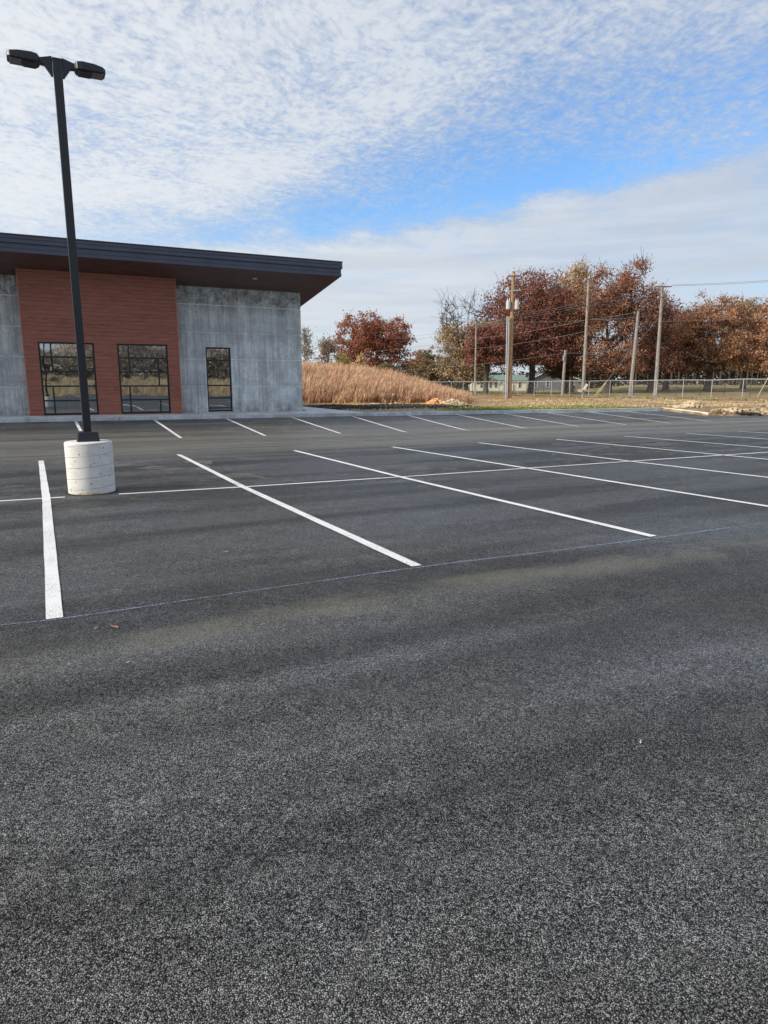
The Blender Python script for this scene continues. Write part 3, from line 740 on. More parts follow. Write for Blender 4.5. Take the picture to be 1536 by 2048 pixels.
for s in (-1, 1):
    arm = MB()
    arm.prism([(s * .058, zc + .085), (s * .22, zc + .040), (s * .22, zc - .030), (s * .155, zc - .035), (s * .075, zc - .150), (s * .058, zc - .150)], -.038, .038)
    ao = arm.build('arm', M['pole'], LP, bevel=.008)
    # luminaire: shallow housing, wider at the middle, rounded nose
    def ring(x, hw, zt_, zb_): return [(s * x, -hw, zb_), (s * x, hw, zb_), (s * x, hw * .93, zt_), (s * x, -hw * .93, zt_)]
    secs = [(.205, .070, zc + .040, zc - .035), (.232, .120, zc + .052, zc - .045), (.30, .132, zc + .060, zc - .048),
            (.45, .132, zc + .052, zc - .046), (.545, .126, zc + .036, zc - .042), (.582, .092, zc + .020, zc - .036)]
    hd = MB()
    for q in secs: hd.v += ring(*q)
    for i in range(len(secs) - 1):
        for k in range(4): hd.f.append((4 * i + k, 4 * i + (k + 1) % 4, 4 * i + 4 + (k + 1) % 4, 4 * i + 4 + k))
    hd.f += [(0, 1, 2, 3), tuple(4 * (len(secs) - 1) + k for k in range(4))]
    ho = hd.build('luminaire', M['pole'], LP, bevel=.010)
    ln_ = MB(); xa, xb = sorted((s * .415, s * .555)); ln_.box(xa, xb, -.098, .098, zc - .056, zc - .040); lo = ln_.build('lens', M['led'], ho, bevel=.004)
    dv_ = MB(); xa, xb = sorted((s * .25, s * .40)); dv_.box(xa, xb, -.108, .108, zc - .060, zc - .040); dv_.build('driver_cover', M['black'], ho, bevel=.004)

# ------------------------------------------------------------ small litter on the asphalt
def litter(px, py, size, c, label, name='fallen_leaf', cat='leaf', seed=0):
    u, v = lot(px, py); x, y = uv2w(u, v); z = float(G(u, v)); r_ = random.Random(seed)
    mb = MB(); pts = []; n = 14
    for k in range(n):
        a = 2 * math.pi * k / n; rr = size * (.55 + .45 * abs(math.cos(a)) + r_.uniform(-.12, .12))
        pts.append((rr * math.cos(a), rr * .55 * math.sin(a), .008 + .3 * size * abs(math.sin(a)) * r_.random()))
    mb.add(pts + [(0, 0, .012)] + [(p[0], p[1], p[2] - .002) for p in pts], [(k, (k + 1) % n, n) for k in range(n)] + [(n + 1 + k, n + 1 + (k + 1) % n, (k + 1) % n, k) for k in range(n)])
    mb.tube([(size * .7, 0, .01), (size * 1.35, size * .25, .012)], .0018, 5)
    o = mb.build(name, plain(name + '_mat', c, .8, .3, 40)); o.location = (x, y, z); o.rotation_euler = (0, 0, r_.uniform(0, 6)); tag(o, label, cat)
litter(231, 1256, .030, (.38, .17, .10), 'reddish dry leaf lying on asphalt just below the left bay line end', seed=1)
litter(192, 1259, .017, (.42, .27, .12), 'tiny yellowish leaf scrap left of the reddish leaf on the asphalt', seed=2)
litter(257, 1327, .012, (.6, .58, .5), 'small whitish scrap on asphalt below the reddish leaf', 'paper_scrap', 'scrap', 3)
litter(452, 1105, .02, (.5, .42, .25), 'pale straw scrap lying between the two nearest bay lines', 'straw_scrap', 'scrap', 4)
litter(903, 904, .05, (.25, .13, .12), 'dull red leaf lying in the bay beyond the centre line', seed=5)
litter(1316, 856, .06, (.05, .04, .04), 'dark leaf lying in the dusty aisle near the far right bays', seed=6)
litter(1281, 1488, .008, (.6, .6, .58), 'tiny white chip on the open asphalt at lower right', 'stone_chip', 'stone', 7)

# ------------------------------------------------------------ rubble, spoil and clods
def clods(name, centers, mt, label, cat=None, kind=None, group=None):
    # centers: array x,y,z,r ; each clod a jittered low polyhedron
    t_ = (1 + 5 ** .5) / 2
    ico = np.array([(-1, t_, 0), (1, t_, 0), (-1, -t_, 0), (1, -t_, 0), (0, -1, t_), (0, 1, t_), (0, -1, -t_), (0, 1, -t_), (t_, 0, -1), (t_, 0, 1), (-t_, 0, -1), (-t_, 0, 1)]) / 1.9
    fi = np.array([(0, 11, 5), (0, 5, 1), (0, 1, 7), (0, 7, 10), (0, 10, 11), (1, 5, 9), (5, 11, 4), (11, 10, 2), (10, 7, 6), (7, 1, 8), (3, 9, 4), (3, 4, 2), (3, 2, 6), (3, 6, 8), (3, 8, 9), (4, 9, 5), (2, 4, 11), (6, 2, 10), (8, 6, 7), (9, 8, 1)])
    c = np.asarray(centers, float); n = len(c)
    V = ico[None] * (1 + rng.normal(0, .22, (n, 12, 1))) * c[:, 3][:, None, None] * np.array([1.25, 1.25, .72]) + c[:, None, :3]
    Fq = (fi[None] + (np.arange(n) * 12)[:, None, None]).reshape(-1, 3)
    o = mesh_np(name, V.reshape(-1, 3), Fq, mt); tag(o, label, cat, group, kind); return o
def heap(cx, cy, rx, ry, h, n, r0, r1, rot=0):
    a = rng.uniform(0, 2 * np.pi, n); q = np.sqrt(rng.uniform(0, 1, n)); lx, ly = q * np.cos(a) * rx, q * np.sin(a) * ry
    x = cx + lx * math.cos(rot) - ly * math.sin(rot); y = cy + lx * math.sin(rot) + ly * math.cos(rot)
    ragged = .6 + .4 * np.sin(lx * 3.1 + 1) * np.cos(ly * 2.3)
    z = T(x, y) + h * (1 - q ** 1.6) * ragged + rng.uniform(-.02, .03, n)
    return np.stack([x, y, z, rng.uniform(r0, r1, n)], 1)
def gp_(px, Y): return at(px, 800, Y)[0]
def pile(px, Y, rx, ry, h, n, r0, r1, mt, label, rot=0, name='soil_heap', cat='soil heap'):
    x = gp_(px, Y); clods(name, heap(x, Y, rx, ry, h, n, r0, r1, rot), mt, label, cat)
pile(1102, 51, .9, .6, .0, 1, .02, .03, M['sand'], 'small pale clod lying in the straw ground beyond the green strip', name='clod', cat='clod')
pile(870, 48.5, .95, .8, .36, 150, .05, .14, M['clay'], 'small bright orange clay heap at the edge of the tall grass')
pile(903, 48.3, 1.1, .8, .30, 150, .05, .14, M['sand'], 'pale sandy heap just right of the orange clay heap')
pile(790, 48.5, 1.9, .6, .12, 160, .04, .10, M['sand'], 'low pale soil heap left of the orange clay heap, below tall grass')
pile(1384, 40.6, 1.3, .6, .34, 220, .04, .15, M['sand'], 'pale stony heap behind the short sunlit kerb at the right corner', rot=YAW)
pile(1470, 38.3, 1.2, .5, .16, 160, .03, .10, M['sand'], 'low spill of pale soil on the lot edge right of the kerb end', rot=-.1)
pile(1440, 37.1, .42, .3, .20, 60, .03, .10, M['brownsoil'], 'brown dirt wedge against the end of the short sunlit kerb')
pile(1540, 38.6, 1.6, .8, .58, 420, .03, .12, M['brownsoil'], 'large light brown soil heap cut by the right edge of the photo', rot=.2)
pile(1500, 37.3, .75, .25, .10, 90, .03, .08, M['darksoil'], 'dark soil lying in front of the large light brown heap')  # low spread of darker clods
# scattered clods: worked dark soil, crushed stone by the kerb, general
def scatter_uv(n, u0, u1, v0, v1, r0, r1, keep=None):
    u = rng.uniform(u0, u1, n); v = rng.uniform(v0, v1, n); x, y = uv2w(u, v)
    z = T(x, y); c = np.stack([x, y, z, rng.uniform(r0, r1, n) ** 1.0], 1)
    return c
dk = scatter_uv(2600, 13.3, 24, 32.5, 43, .03, .13); clods('worked_soil', dk, M['darksoil'], 'dark worked soil clods beyond the sidewalk corner', kind='stuff')
gr = scatter_uv(1600, 13.3, 17.5, 27.75, 30.5, .015, .05); clods('crushed_stone', gr, M['gravel'], 'pale crushed stone beside the sidewalk corner', kind='stuff')
sc2 = scatter_uv(1100, 14, 60, 28.2, 45, .012, .045); clods('loose_clods', sc2, M['sand'], 'small loose clods scattered on the straw ground', kind='stuff')
sc3 = scatter_uv(500, 31.9, 60, 24.1, 25.4, .02, .07); sc3[:, 2] = G(*w2uv(sc3[:, 0], sc3[:, 1])) + .01
clods('edge_spoil', sc3, M['brownsoil'], 'soil crumbs along the unfinished right edge of the asphalt', kind='stuff')

# ------------------------------------------------------------ grasses
def blades(name, x, y, h, wd, lean, mt, label, kind='stuff', zf=T):
    n = len(x); z = zf(x, y) - .03; a = rng.uniform(0, np.pi, n); dx, dy = np.cos(a) * wd / 2, np.sin(a) * wd / 2
    lx = lean[0] * h + rng.normal(0, .10, n) * h; ly = rng.normal(0, .12, n) * h + lean[1] * h
    P = np.zeros((n, 6, 3))
    P[:, 0] = np.stack([x - dx * .5, y - dy * .5, z], 1); P[:, 1] = np.stack([x + dx * .5, y + dy * .5, z], 1)
    mx, my = x + lx * .35, y + ly * .35
    P[:, 2] = np.stack([mx + dx * .7, my + dy * .7, z + h * .62], 1); P[:, 3] = np.stack([mx - dx * .7, my - dy * .7, z + h * .62], 1)
    P[:, 4] = np.stack([x + lx * .8 + dx * 1.2, y + ly * .8 + dy * 1.2, z + h * .86], 1)
    P[:, 5] = np.stack([x + lx * 1.1, y + ly * 1.1, z + h], 1)
    b = np.arange(n)[:, None] * 6
    Fq = np.concatenate([b + np.array([[0, 1, 2, 3]]), b + np.array([[3, 2, 4, 5]])])
    o = mesh_np(name, P.reshape(-1, 3), Fq, mt); tag(o, label, kind=kind); return o
M['tallgrass'] = leafm('tall_dry_grass_stems', (.27, .135, .08), (.46, .27, .16), (.34, .17, .11), .3)
M['grasshead'] = leafm('tall_dry_grass_heads', (.38, .24, .15), (.64, .46, .30), (.42, .25, .17), .3)
M['straw'] = leafm('short_straw', (.42, .31, .16), (.66, .54, .33), (.34, .25, .13), .2)
M['lawn'] = leafm('green_grass', (.10, .17, .03), (.20, .26, .07), (.14, .19, .04), .3)
M['yellowweed'] = leafm('yellow_weeds', (.50, .34, .12), (.58, .42, .22), (.42, .28, .10), .3)
n = 84000
cxs = rng.uniform(-17, 8.6, 5200); cys = 50 + rng.power(1.0, 5200) * 21
k = rng.integers(0, 5200, n); gx = cxs[k] + rng.normal(0, .16, n); gy = cys[k] + rng.normal(0, .16, n)
edge = 50.3 + .7 * np.sin(gx * .9) + .4 * np.sin(gx * 2.7)
ok = (gy > edge) & (gx / gy < .122 + .006 * np.sin(gy * 2)); gx, gy, k = gx[ok], gy[ok], k[ok]
hh = (1.1 + .75 * rng.random(5200)[k] ** 1.5) * rng.uniform(.5, 1.12, len(gx)) * (1 - .58 * sst(0, 8.5, gx)) * (.55 + .45 * sst(0, 2.0, gy - edge[ok]))
tg = blades('tall_grass', gx, gy, hh, rng.uniform(.022, .052, len(gx)), (.16, 0), M['tallgrass'], 'tall reddish tan dry grass covering the mound right of the building')
tg.data.materials.append(M['grasshead']); mi = np.zeros(2 * len(gx), np.int32); mi[len(gx):] = 1; tg.data.polygons.foreach_set('material_index', mi)
n = 26000
u = rng.uniform(13.5, 62, n); v = rng.uniform(27.9, 52, n); x, y = uv2w(u, v)
ok = ~((u < 25) & (v > 32) & (v < 42.5) & (rng.random(n) < .8)) & (y < 86) & ~((x < 8.5) & (y > 50.5)); x, y, u, v = x[ok], y[ok], u[ok], v[ok]
pat = np.sin(x * .55 + 1) + np.sin(y * .8 + x * .3) + rng.normal(0, .6, len(x)); ok = pat > -.5; x, y = x[ok], y[ok]
blades('short_straw', x, y, rng.uniform(.04, .14, len(x)), rng.uniform(.02, .06, len(x)), (.3, 0), M['straw'], 'short straw stubble on the open ground before the fence')
n = 14000
u = rng.uniform(17, 31, n); v = 27.9 + rng.random(n) * 5.0; x, y = uv2w(u, v)
ok = rng.random(n) < sst(17, 20.5, u) * sst(5.2, 3.0, v - 27.9 + .8 * np.sin(u)); x, y = x[ok], y[ok]
blades('green_grass', x, y, rng.uniform(.04, .11, len(x)), rng.uniform(.02, .05, len(x)), (.1, 0), M['lawn'], 'strip of new green grass along the kerb')
n = 260; x = rng.uniform(-6, 5, n); y = 49.4 + rng.uniform(0, 1.0, n); ok = np.sin(x * 1.7) > -.1; x, y = x[ok], y[ok]
blades('yellow_weeds', x, y, rng.uniform(.15, .45, len(x)), rng.uniform(.04, .09, len(x)), (.2, 0), M['yellowweed'], 'low yellow weeds at the foot of the tall grass')
# weeds along the near fence
n = 5200; kk = rng.uniform(-14, 14, n); q = fA[None] + fd[None] * kk[:, None] + fn[None] * rng.normal(0, .5, n)[:, None]
blades('fence_weeds', q[:, 0], q[:, 1], rng.uniform(.06, .28, n), rng.uniform(.03, .07, n), (.1, 0), leafm('fence_weed', (.14, .15, .05), (.30, .26, .11), (.12, .12, .04), .3), 'unmown green and straw weeds along the chain link fence')

# ------------------------------------------------------------ trees
def make_tree(name, label, px, Y, top_px, half_px, mats, cb=.25, clumps=240, per=52, leaf=.30, seed=1, trunk_r=.38, bare=0, cat='tree', spread=.55,
              group=None, squash=1.0, full=.35, lean=0, low=None, tight=1.0, loc=None):
    r = np.random.default_rng(seed)
    bx = loc[0] if loc else at(px, 790, Y)[0]; bz = float(T(bx, Y)) - .1
    H = (loc[1] if loc else at(px, top_px, Y)[2]) - bz; W = loc[2] if loc else half_px / F * Y
    zc_, rz = H * (1 + cb) / 2, H * (1 - cb) / 2
    ph = r.uniform(0, 6.28, 6)
    def env(dirs):     # lobed envelope
        a = np.arctan2(dirs[:, 1], dirs[:, 0]); e = dirs[:, 2]
        return 1 + .16 * np.sin(2 * a + ph[0] + 2 * e) + .12 * np.sin(3 * a + ph[1] - 3 * e) + .10 * np.sin(5 * e + ph[2] + a)
    # lobes: a handful of sub-crowns so that the outline is uneven and gaps open between
    clumps = int(clumps * 1.55); nl = max(6, int(clumps / 24)); dl_ = r.normal(size=(nl, 3)); dl_ /= np.linalg.norm(dl_, axis=1)[:, None]; dl_[:, 2] = dl_[:, 2] * .95 + .08
    dl_ /= np.linalg.norm(dl_, axis=1)[:, None]
    lc = dl_ * (r.uniform(.30, .92, nl) * env(dl_))[:, None]
    C = []
    for i in range(clumps):
        c = lc[r.integers(nl)] + r.normal(0, .20 * tight, 3)
        if r.random() < full: c = r.normal(size=3); c *= r.random() ** (1 / 2.4) / np.linalg.norm(c)
        d_ = c / (np.linalg.norm(c) + 1e-6); m_ = env(d_[None])[0]
        if np.linalg.norm(c) > m_: c = d_ * m_ * r.uniform(.85, 1)
        C.append(c)
    C = np.array(C) * np.array([W * 1.08, W * .95, rz]) * np.array([1, 1, squash]) + np.array([lean, 0, zc_])
    lo_ = low if low is not None else cb * H * .8
    k_ = r.random(len(C)) < (.24 if low is not None else .10); aa = r.uniform(0, 6.28, len(C)); qq = np.sqrt(r.uniform(.1, 1, len(C)))
    C[k_, 0] = (W * .92 * qq * np.cos(aa))[k_]; C[k_, 1] = (W * .85 * qq * np.sin(aa))[k_]; C[k_, 2] = (lo_ + r.uniform(0, .22 * H, len(C)))[k_]
    C[:, 2] = np.maximum(C[:, 2], (low if low is not None else cb * H * .8) + r.uniform(0, .8, len(C)))
    # skeleton
    nodes = []; par = []
    nt = 9; hx = r.normal(0, .012 * H, (nt + 1, 2)).cumsum(0)
    for i in range(nt + 1):
        f = i / nt; nodes.append((hx[i, 0] * f + lean * f * .6, hx[i, 1] * f, f * H * .78)); par.append(i - 1)
    order = np.argsort(np.linalg.norm(C - np.array([0, 0, cb * H]), axis=1)); tips = []
    NN = np.array(nodes); 
    for ci in order:
        c = C[ci]; dd = c - NN; L = np.linalg.norm(dd, axis=1)
        pen = np.where(dd[:, 2] < .05 * L, 1.6, 1.0) * L + .25 * np.linalg.norm(NN[:, :2] - NN[0, :2], axis=1) * .2
        pen = np.where(NN[:, 2] < cb * H * .75, 1e6, pen)
        j = int(np.argmin(pen)); a = NN[j]; prev = j; L0 = L[j]
        ns = max(2, min(5, int(L0 / (.09 * H)) + 1)); bend = r.normal(0, .09 * L0, 3); bend[2] = abs(bend[2]) * .6 - .05 * L0
        new = []
        for s_ in range(1, ns + 1):
            f = s_ / ns; p = a + (c - a) * f + bend * math.sin(math.pi * f) + r.normal(0, .02 * L0, 3) * (f < 1)
            new.append(p); par.append(prev); prev = len(NN) + len(new) - 1
        NN = np.vstack([NN, new]); tips.append((len(NN) - 1))
    cnt = np.zeros(len(NN)); 
    for tp in tips: cnt[tp] += 1
    for i in range(len(NN) - 1, 0, -1): cnt[par[i]] += cnt[i]
    cnt[:nt + 1] = np.maximum(cnt[:nt + 1], .5)
    rad = trunk_r * (np.maximum(cnt, 1) / max(cnt[0], 1)) ** .5
    f = np.clip(NN[:nt + 1, 2] / (.05 * H), 0, 1); rad[:nt + 1] *= 1 + .55 * (1 - f) ** 2
    rad = np.maximum(rad, .022)
    E_a = np.array(par[1:]); E_b = np.arange(1, len(NN)); ra, rb = np.minimum(rad[E_a], rad[E_b] * 1.6 + .02), rad[E_b]
    ra[:nt] = rad[E_a][:nt]
    # twigs
    tw = 5 if not bare else 3; tn = NN[tips]; 
    ta = np.repeat(tn, tw, 0); tb = ta + r.normal(0, .055 * H if bare else .04 * H, ta.shape) + np.array([0, 0, (.05 if bare else .02) * H])
    PA = np.vstack([NN[E_a], ta]); PB = np.vstack([NN[E_b], tb]); RA = np.concatenate([ra, np.full(len(ta), .03)]); RB = np.concatenate([rb, np.full(len(ta), .014)])
    d_ = PB - PA; L = np.linalg.norm(d_, axis=1)[:, None] + 1e-6; d_ /= L
    ref = np.where(np.abs(d_[:, 2:3]) > .9, np.array([[1., 0, 0]]), np.array([[0, 0, 1.]])); a_ = np.cross(d_, ref); a_ /= np.linalg.norm(a_, axis=1)[:, None]; b_ = np.cross(d_, a_)
    kn = 6; ang = np.arange(kn) * 2 * np.pi / kn
    off = a_[:, None] * np.cos(ang)[None, :, None] + b_[:, None] * np.sin(ang)[None, :, None]
    V = np.concatenate([PA[:, None] + off * RA[:, None, None], PB[:, None] + off * RB[:, None, None]], 1)
    q = np.arange(kn); fq = np.stack([q, (q + 1) % kn, (q + 1) % kn + kn, q + kn], 1)
    Fq = (fq[None] + (np.arange(len(PA)) * 2 * kn)[:, None, None]).reshape(-1, 4)
    root = empty(name, (bx, Y, bz), 0, label=label, cat=cat, group=group)
    mesh_np('trunk', V.reshape(-1, 3), Fq, mats[0], root, smooth=True)
    # leaves
    leafy = np.array([NN[tp] for tp in tips])
    if bare: leafy = leafy[leafy[:, 2] < H * bare]
    n = len(leafy) * per; cen = np.repeat(leafy, per, 0) + r.normal(0, 1, (n, 3)) * np.array([.058, .058, .036]) * H * spread * 1.1
    sz = leaf * r.uniform(.6, 1.25, n); u_ = r.normal(size=(n, 3)); u_ /= np.linalg.norm(u_, axis=1)[:, None]
    w_ = np.cross(u_, r.normal(size=(n, 3))); w_ /= np.linalg.norm(w_, axis=1)[:, None]
    V = np.stack([cen - u_ * sz[:, None] * .5, cen + w_ * sz[:, None] * .36, cen + u_ * sz[:, None] * .5, cen - w_ * sz[:, None] * .36], 1)
    mesh_np('crown', V.reshape(-1, 3), np.arange(4 * n).reshape(-1, 4), mats[1], root)
    return root
Lred = leafm('dark_red_oak_leaves', (.175, .075, .055), (.32, .14, .095), (.24, .10, .07))
Lredbrown = leafm('red_brown_oak_leaves', (.27, .13, .08), (.48, .25, .145), (.22, .095, .065))
Lorange = leafm('orange_brown_leaves', (.34, .18, .105), (.54, .32, .18), (.26, .13, .08))
Ltan = leafm('tan_brown_leaves', (.32, .23, .145), (.52, .40, .25), (.22, .15, .10))
Lyellow = leafm('olive_yellow_leaves', (.36, .28, .09), (.52, .42, .16), (.24, .22, .08))
Lolive = leafm('dull_olive_leaves', (.16, .135, .075), (.29, .24, .13), (.22, .14, .08))
Lgold = leafm('golden_brown_leaves', (.42, .28, .14), (.60, .43, .22), (.34, .20, .11))
bk, pb = M['bark'], M['palebark']
Lrust = leafm('rust_oak_leaves', (.22, .085, .055), (.40, .165, .095), (.28, .11, .07))
make_tree('oak_tree', 'round rust red oak standing alone above the left mound', 746, 118, 624, 78, (bk, Lrust), .26, 240, 62, .32, 41, .45, spread=.55, full=.9)
make_tree('birch_tree', 'thin pale-stemmed tree with sparse brown leaves left of the round red oak', 656, 92, 667, 20, (pb, leafm('sparse_brown_leaves', (.20, .12, .08), (.32, .2, .13), (.22, .12, .08))), .28, 62, 16, .22, 12, .09, spread=.7)
make_tree('sapling_tree', 'sparse sapling with tiny scattered leaves beside the building corner', 612, 84, 650, 17, (pb, Lolive), .30, 56, 9, .16, 13, .06, spread=.9)
make_tree('bush', 'olive yellow bush behind the grass at the left foot of the round oak', 684, 96, 703, 28, (bk, Lyellow), .08, 90, 48, .24, 14, .10, cat='bush', low=.8, group='bushes behind the grass mound')
make_tree('bush', 'golden brown bush under the round red oak, right of the olive one', 716, 98, 712, 24, (bk, Lgold), .08, 80, 46, .24, 15, .10, cat='bush', low=.8, group='bushes behind the grass mound')
make_tree('bush', 'low olive bush under the right side of the round red oak', 770, 110, 722, 30, (bk, Lolive), .05, 90, 46, .26, 16, .12, cat='bush', low=.6, group='bushes behind the grass mound')
make_tree('oak_tree', 'small reddish brown oak in the gap right of the round red oak', 842, 150, 690, 34, (bk, Lredbrown), .12, 110, 50, .36, 17, .3, low=.6)
make_tree('bush', 'large dull olive thicket in the gap left of the bare-topped tree', 862, 132, 708, 40, (bk, Lolive), .04, 150, 52, .32, 18, .2, cat='bush', low=.4, group='bushes behind the grass mound')
make_tree('bush', 'dark low thicket at the right foot of the round red oak', 812, 140, 726, 36, (bk, Lolive), .03, 120, 48, .32, 19, .2, cat='bush', low=.3, group='bushes behind the grass mound')
make_tree('oak_tree', 'tan-leaved tree with bare dead branches at the top, left of the transformer pole', 931, 114, 582, 56, (bk, Ltan), .10, 250, 54, .32, 20, .45, bare=.68, spread=.6, low=2.0)
make_tree('oak_tree', 'red oak with dark trunk in front of the cream house', 971, 106, 640, 44, (bk, Lred), .30, 190, 56, .32, 21, .42, low=4.6)
make_tree('oak_tree', 'huge dark red oak behind the transformer pole', 1062, 112, 538, 88, (bk, Lred), .17, 420, 62, .33, 22, .50, low=4.6, spread=.58, full=.6)
make_tree('oak_tree', 'tall golden brown tree rising between the two tallest red oaks', 1141, 128, 536, 50, (bk, Lgold), .30, 260, 46, .36, 23, .4)
make_tree('oak_tree', 'dark oak filling the gap behind the short service pole', 1132, 118, 640, 46, (bk, Lolive), .2, 170, 56, .34, 24, .40, low=2.8)
make_tree('oak_tree', 'tall open red brown oak with sky gaps, right of the tall grey pole', 1214, 108, 522, 74, (bk, Lredbrown), .22, 270, 50, .30, 25, .56, low=3.2, tight=.78, spread=.46)
make_tree('oak_tree', 'red brown oak leaning over the twin grey poles', 1300, 112, 562, 62, (bk, Lredbrown), .22, 170, 44, .30, 26, .42, low=3.2, tight=.85)
make_tree('oak_tree', 'broad low dark red oak behind the twin grey poles', 1330, 122, 604, 66, (bk, Lred), .2, 280, 56, .33, 27, .45, low=3.4)
make_tree('oak_tree', 'orange brown oak with a dark forked trunk above the fence', 1414, 116, 576, 64, (bk, Lorange), .22, 230, 50, .32, 28, .52, low=3.4, tight=.8, spread=.48)
make_tree('oak_tree', 'dull brown oak between the forked oak and the right edge', 1484, 130, 592, 52, (bk, Ltan), .22, 220, 46, .34, 29, .40, low=3.6)
make_tree('oak_tree', 'bright orange brown oak at the right edge of the photo', 1548, 112, 580, 62, (bk, Lorange), .22, 300, 50, .32, 30, .45, low=3.4)
make_tree('oak_tree', 'brown oak standing outside the frame beyond the right edge', 1660, 118, 560, 70, (bk, Lredbrown), .22, 240, 46, .34, 31, .45, low=3.4)
# dense wood far behind, reading as one mass
def thicket(name, label, lines, mt, seed=5, n=30000, leaf=.55, zf=T):
    r = np.random.default_rng(seed); P = []
    for (x0, y0, x1, y1, h, m_, dep) in lines:
        f = r.random(m_); x = x0 + (x1 - x0) * f + r.normal(0, 1, m_); y = y0 + (y1 - y0) * f + r.uniform(0, dep, m_)
        hh = h * (.78 + .22 * np.sin(f * 37 + seed) * np.sin(f * 13)) ; z = zf(x, y) + hh * r.random(m_) ** .8
        P.append(np.stack([x, y, z], 1))
    c = np.vstack(P); n = len(c); sz = leaf * r.uniform(.5, 1.2, n); u_ = r.normal(size=(n, 3)); u_ /= np.linalg.norm(u_, axis=1)[:, None]
    w_ = np.cross(u_, r.normal(size=(n, 3))); w_ /= np.linalg.norm(w_, axis=1)[:, None]
    V = np.stack([c - u_ * sz[:, None] * .5, c + w_ * sz[:, None] * .4, c + u_ * sz[:, None] * .5, c - w_ * sz[:, None] * .4], 1)
    tag(mesh_np(name, V.reshape(-1, 3), np.arange(4 * n).reshape(-1, 4), mt), label, kind='stuff')
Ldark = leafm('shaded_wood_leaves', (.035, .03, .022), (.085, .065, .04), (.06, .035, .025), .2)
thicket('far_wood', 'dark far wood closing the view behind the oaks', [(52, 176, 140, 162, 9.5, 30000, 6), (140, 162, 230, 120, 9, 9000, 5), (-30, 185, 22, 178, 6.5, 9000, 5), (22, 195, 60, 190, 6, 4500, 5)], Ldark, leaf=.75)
th = MB(); r_ = random.Random(4)
for i in range(70):
    f = i / 70; x = 60 + 85 * f + r_.uniform(-1, 1); y = 168 - 12 * f + r_.uniform(-6, 0); z = float(T(x, y)); a = r_.uniform(.10, .24)
    th.tube([(x, y, z - .2), (x + r_.uniform(-.3, .3), y, z + r_.uniform(5, 9))], [a, a * .6], 6)
tag(th.build('far_wood_trunks', M['bark']), 'row of far trunks at the edge of the dark wood', kind='stuff')

# ------------------------------------------------------------ fences
def fence(name, label, O, d_, ks, h, post_r, pm, rail, fabric, mt_fab=None):
    root = empty(name, (*O, float(T(*O))), 0, label=label, cat='fence')
    ox, oy, oz = root.location
    tops = []
    for k in ks:
        q = O + d_ * k; z = float(T(*q)); tops.append(Vector((q[0] - ox, q[1] - oy, z - oz + h)))
        MB().tube([(q[0] - ox, q[1] - oy, z - oz - .2), (q[0] - ox, q[1] - oy, z - oz + h + .02)], post_r, 8).build('post', pm, root)
    if rail: MB().tube(tops, rail, 6).build('top_rail', M['galv'], root)
    if fabric:
        me = bpy.data.meshes.new('fabric'); V = []; Fq = []; uvs = []; L = 0
        for i, tp in enumerate(tops):
            if i: L += (tp - tops[i - 1]).length
            V += [(tp.x, tp.y, tp.z - h + .03), (tp.x, tp.y, tp.z)]; uvs.append(L)
        Fq = [(2 * i, 2 * i + 2, 2 * i + 3, 2 * i + 1) for i in range(len(tops) - 1)]
        me.from_pydata(V, [], Fq); ul = me.uv_layers.new(name='UVMap')
        for p in me.polygons:
            for li in p.loop_indices:
                vi = me.loops[li].vertex_index; ul.data[li].uv = (uvs[vi // 2], (vi % 2) * h)
        me.materials.append(M['chain']); o = bpy.data.objects.new('chain_mesh', me); col.objects.link(o); o.parent = root
    return root
fence('chain_link_fence', 'galvanised chain link fence with pale top rail, nearer of the two fences', fA, fd, range(-16, 16), 1.80, .034, M['galv'], .030, True)
gA, gd = np.array([31.86, 95.33]), np.array([1.8724, -2.4076])
fence('post_fence', 'low fence of thin dark posts across the road, farther of the two fences', gA, gd, range(-11, 14), 1.42, .040, M['dkpost'], 0, False)

# ------------------------------------------------------------ utility poles
def upole(label, px, base_py, top_px, top_py, Y, r0, r1, mt, name='utility_pole'):
    x, y, _ = at(px, base_py, Y); z = float(T(x, Y)); tx, _, tz = at(top_px, top_py, Y)
    root = empty(name, (x, Y, z), 0, label=label, cat='utility pole')
    H = tz - z
    MB().tube([(0, 0, -.3), ((tx - x) * .5, 0, H * .5), (tx - x, 0, H)], [r0, (r0 + r1) / 2, r1], 12).build('shaft', mt, root, smooth=False)
    return root, H, tx - x
def crossarm(root, dx, z, half, ang, mt, dz=0, insul=3, y=-.2):
    mb = MB(); c, s = math.cos(ang), math.sin(ang); w_ = .06
    p = []
    for zz2 in (-.06, .06):
        for a, b in ((-half, -w_), (half, -w_), (half, w_), (-half, w_)):
            p.append((dx + a * c - b * s, y + a * s + b * c, z + zz2 + dz * a / half))
    mb.hexa(p); arm = mb.build('crossarm', mt, root)
    for i in range(insul):
        a = -half * .92 + 2 * half * .92 * i / max(1, insul - 1)
        q = Vector((dx + a * c, y + a * s, z + .06 + dz * a / half)); MB().tube([q, q + Vector((0, 0, .05)), q + Vector((0, 0, .16))], [.035, .05, .035], 8).build('insulator', M['white'], arm)
    for s2 in (-1, 1):
        MB().tube([(dx + s2 * half * .6 * c, y + s2 * half * .6 * s, z - .05), (dx, y, z - .65)], .018, 5).build('brace', M['galv'], arm)
    return arm
p1, H1, d1 = upole('brown wooden utility pole with two transformers and grey conduits at its foot', 1018.5, 797, 1027, 543, 69, .22, .15, M['polewood'])
crossarm(p1, d1, H1 - .45, 1.0, .75, M['polegrey'], .12); crossarm(p1, d1 * .9, H1 - 1.8, .92, .6, M['white'], .10, 2)
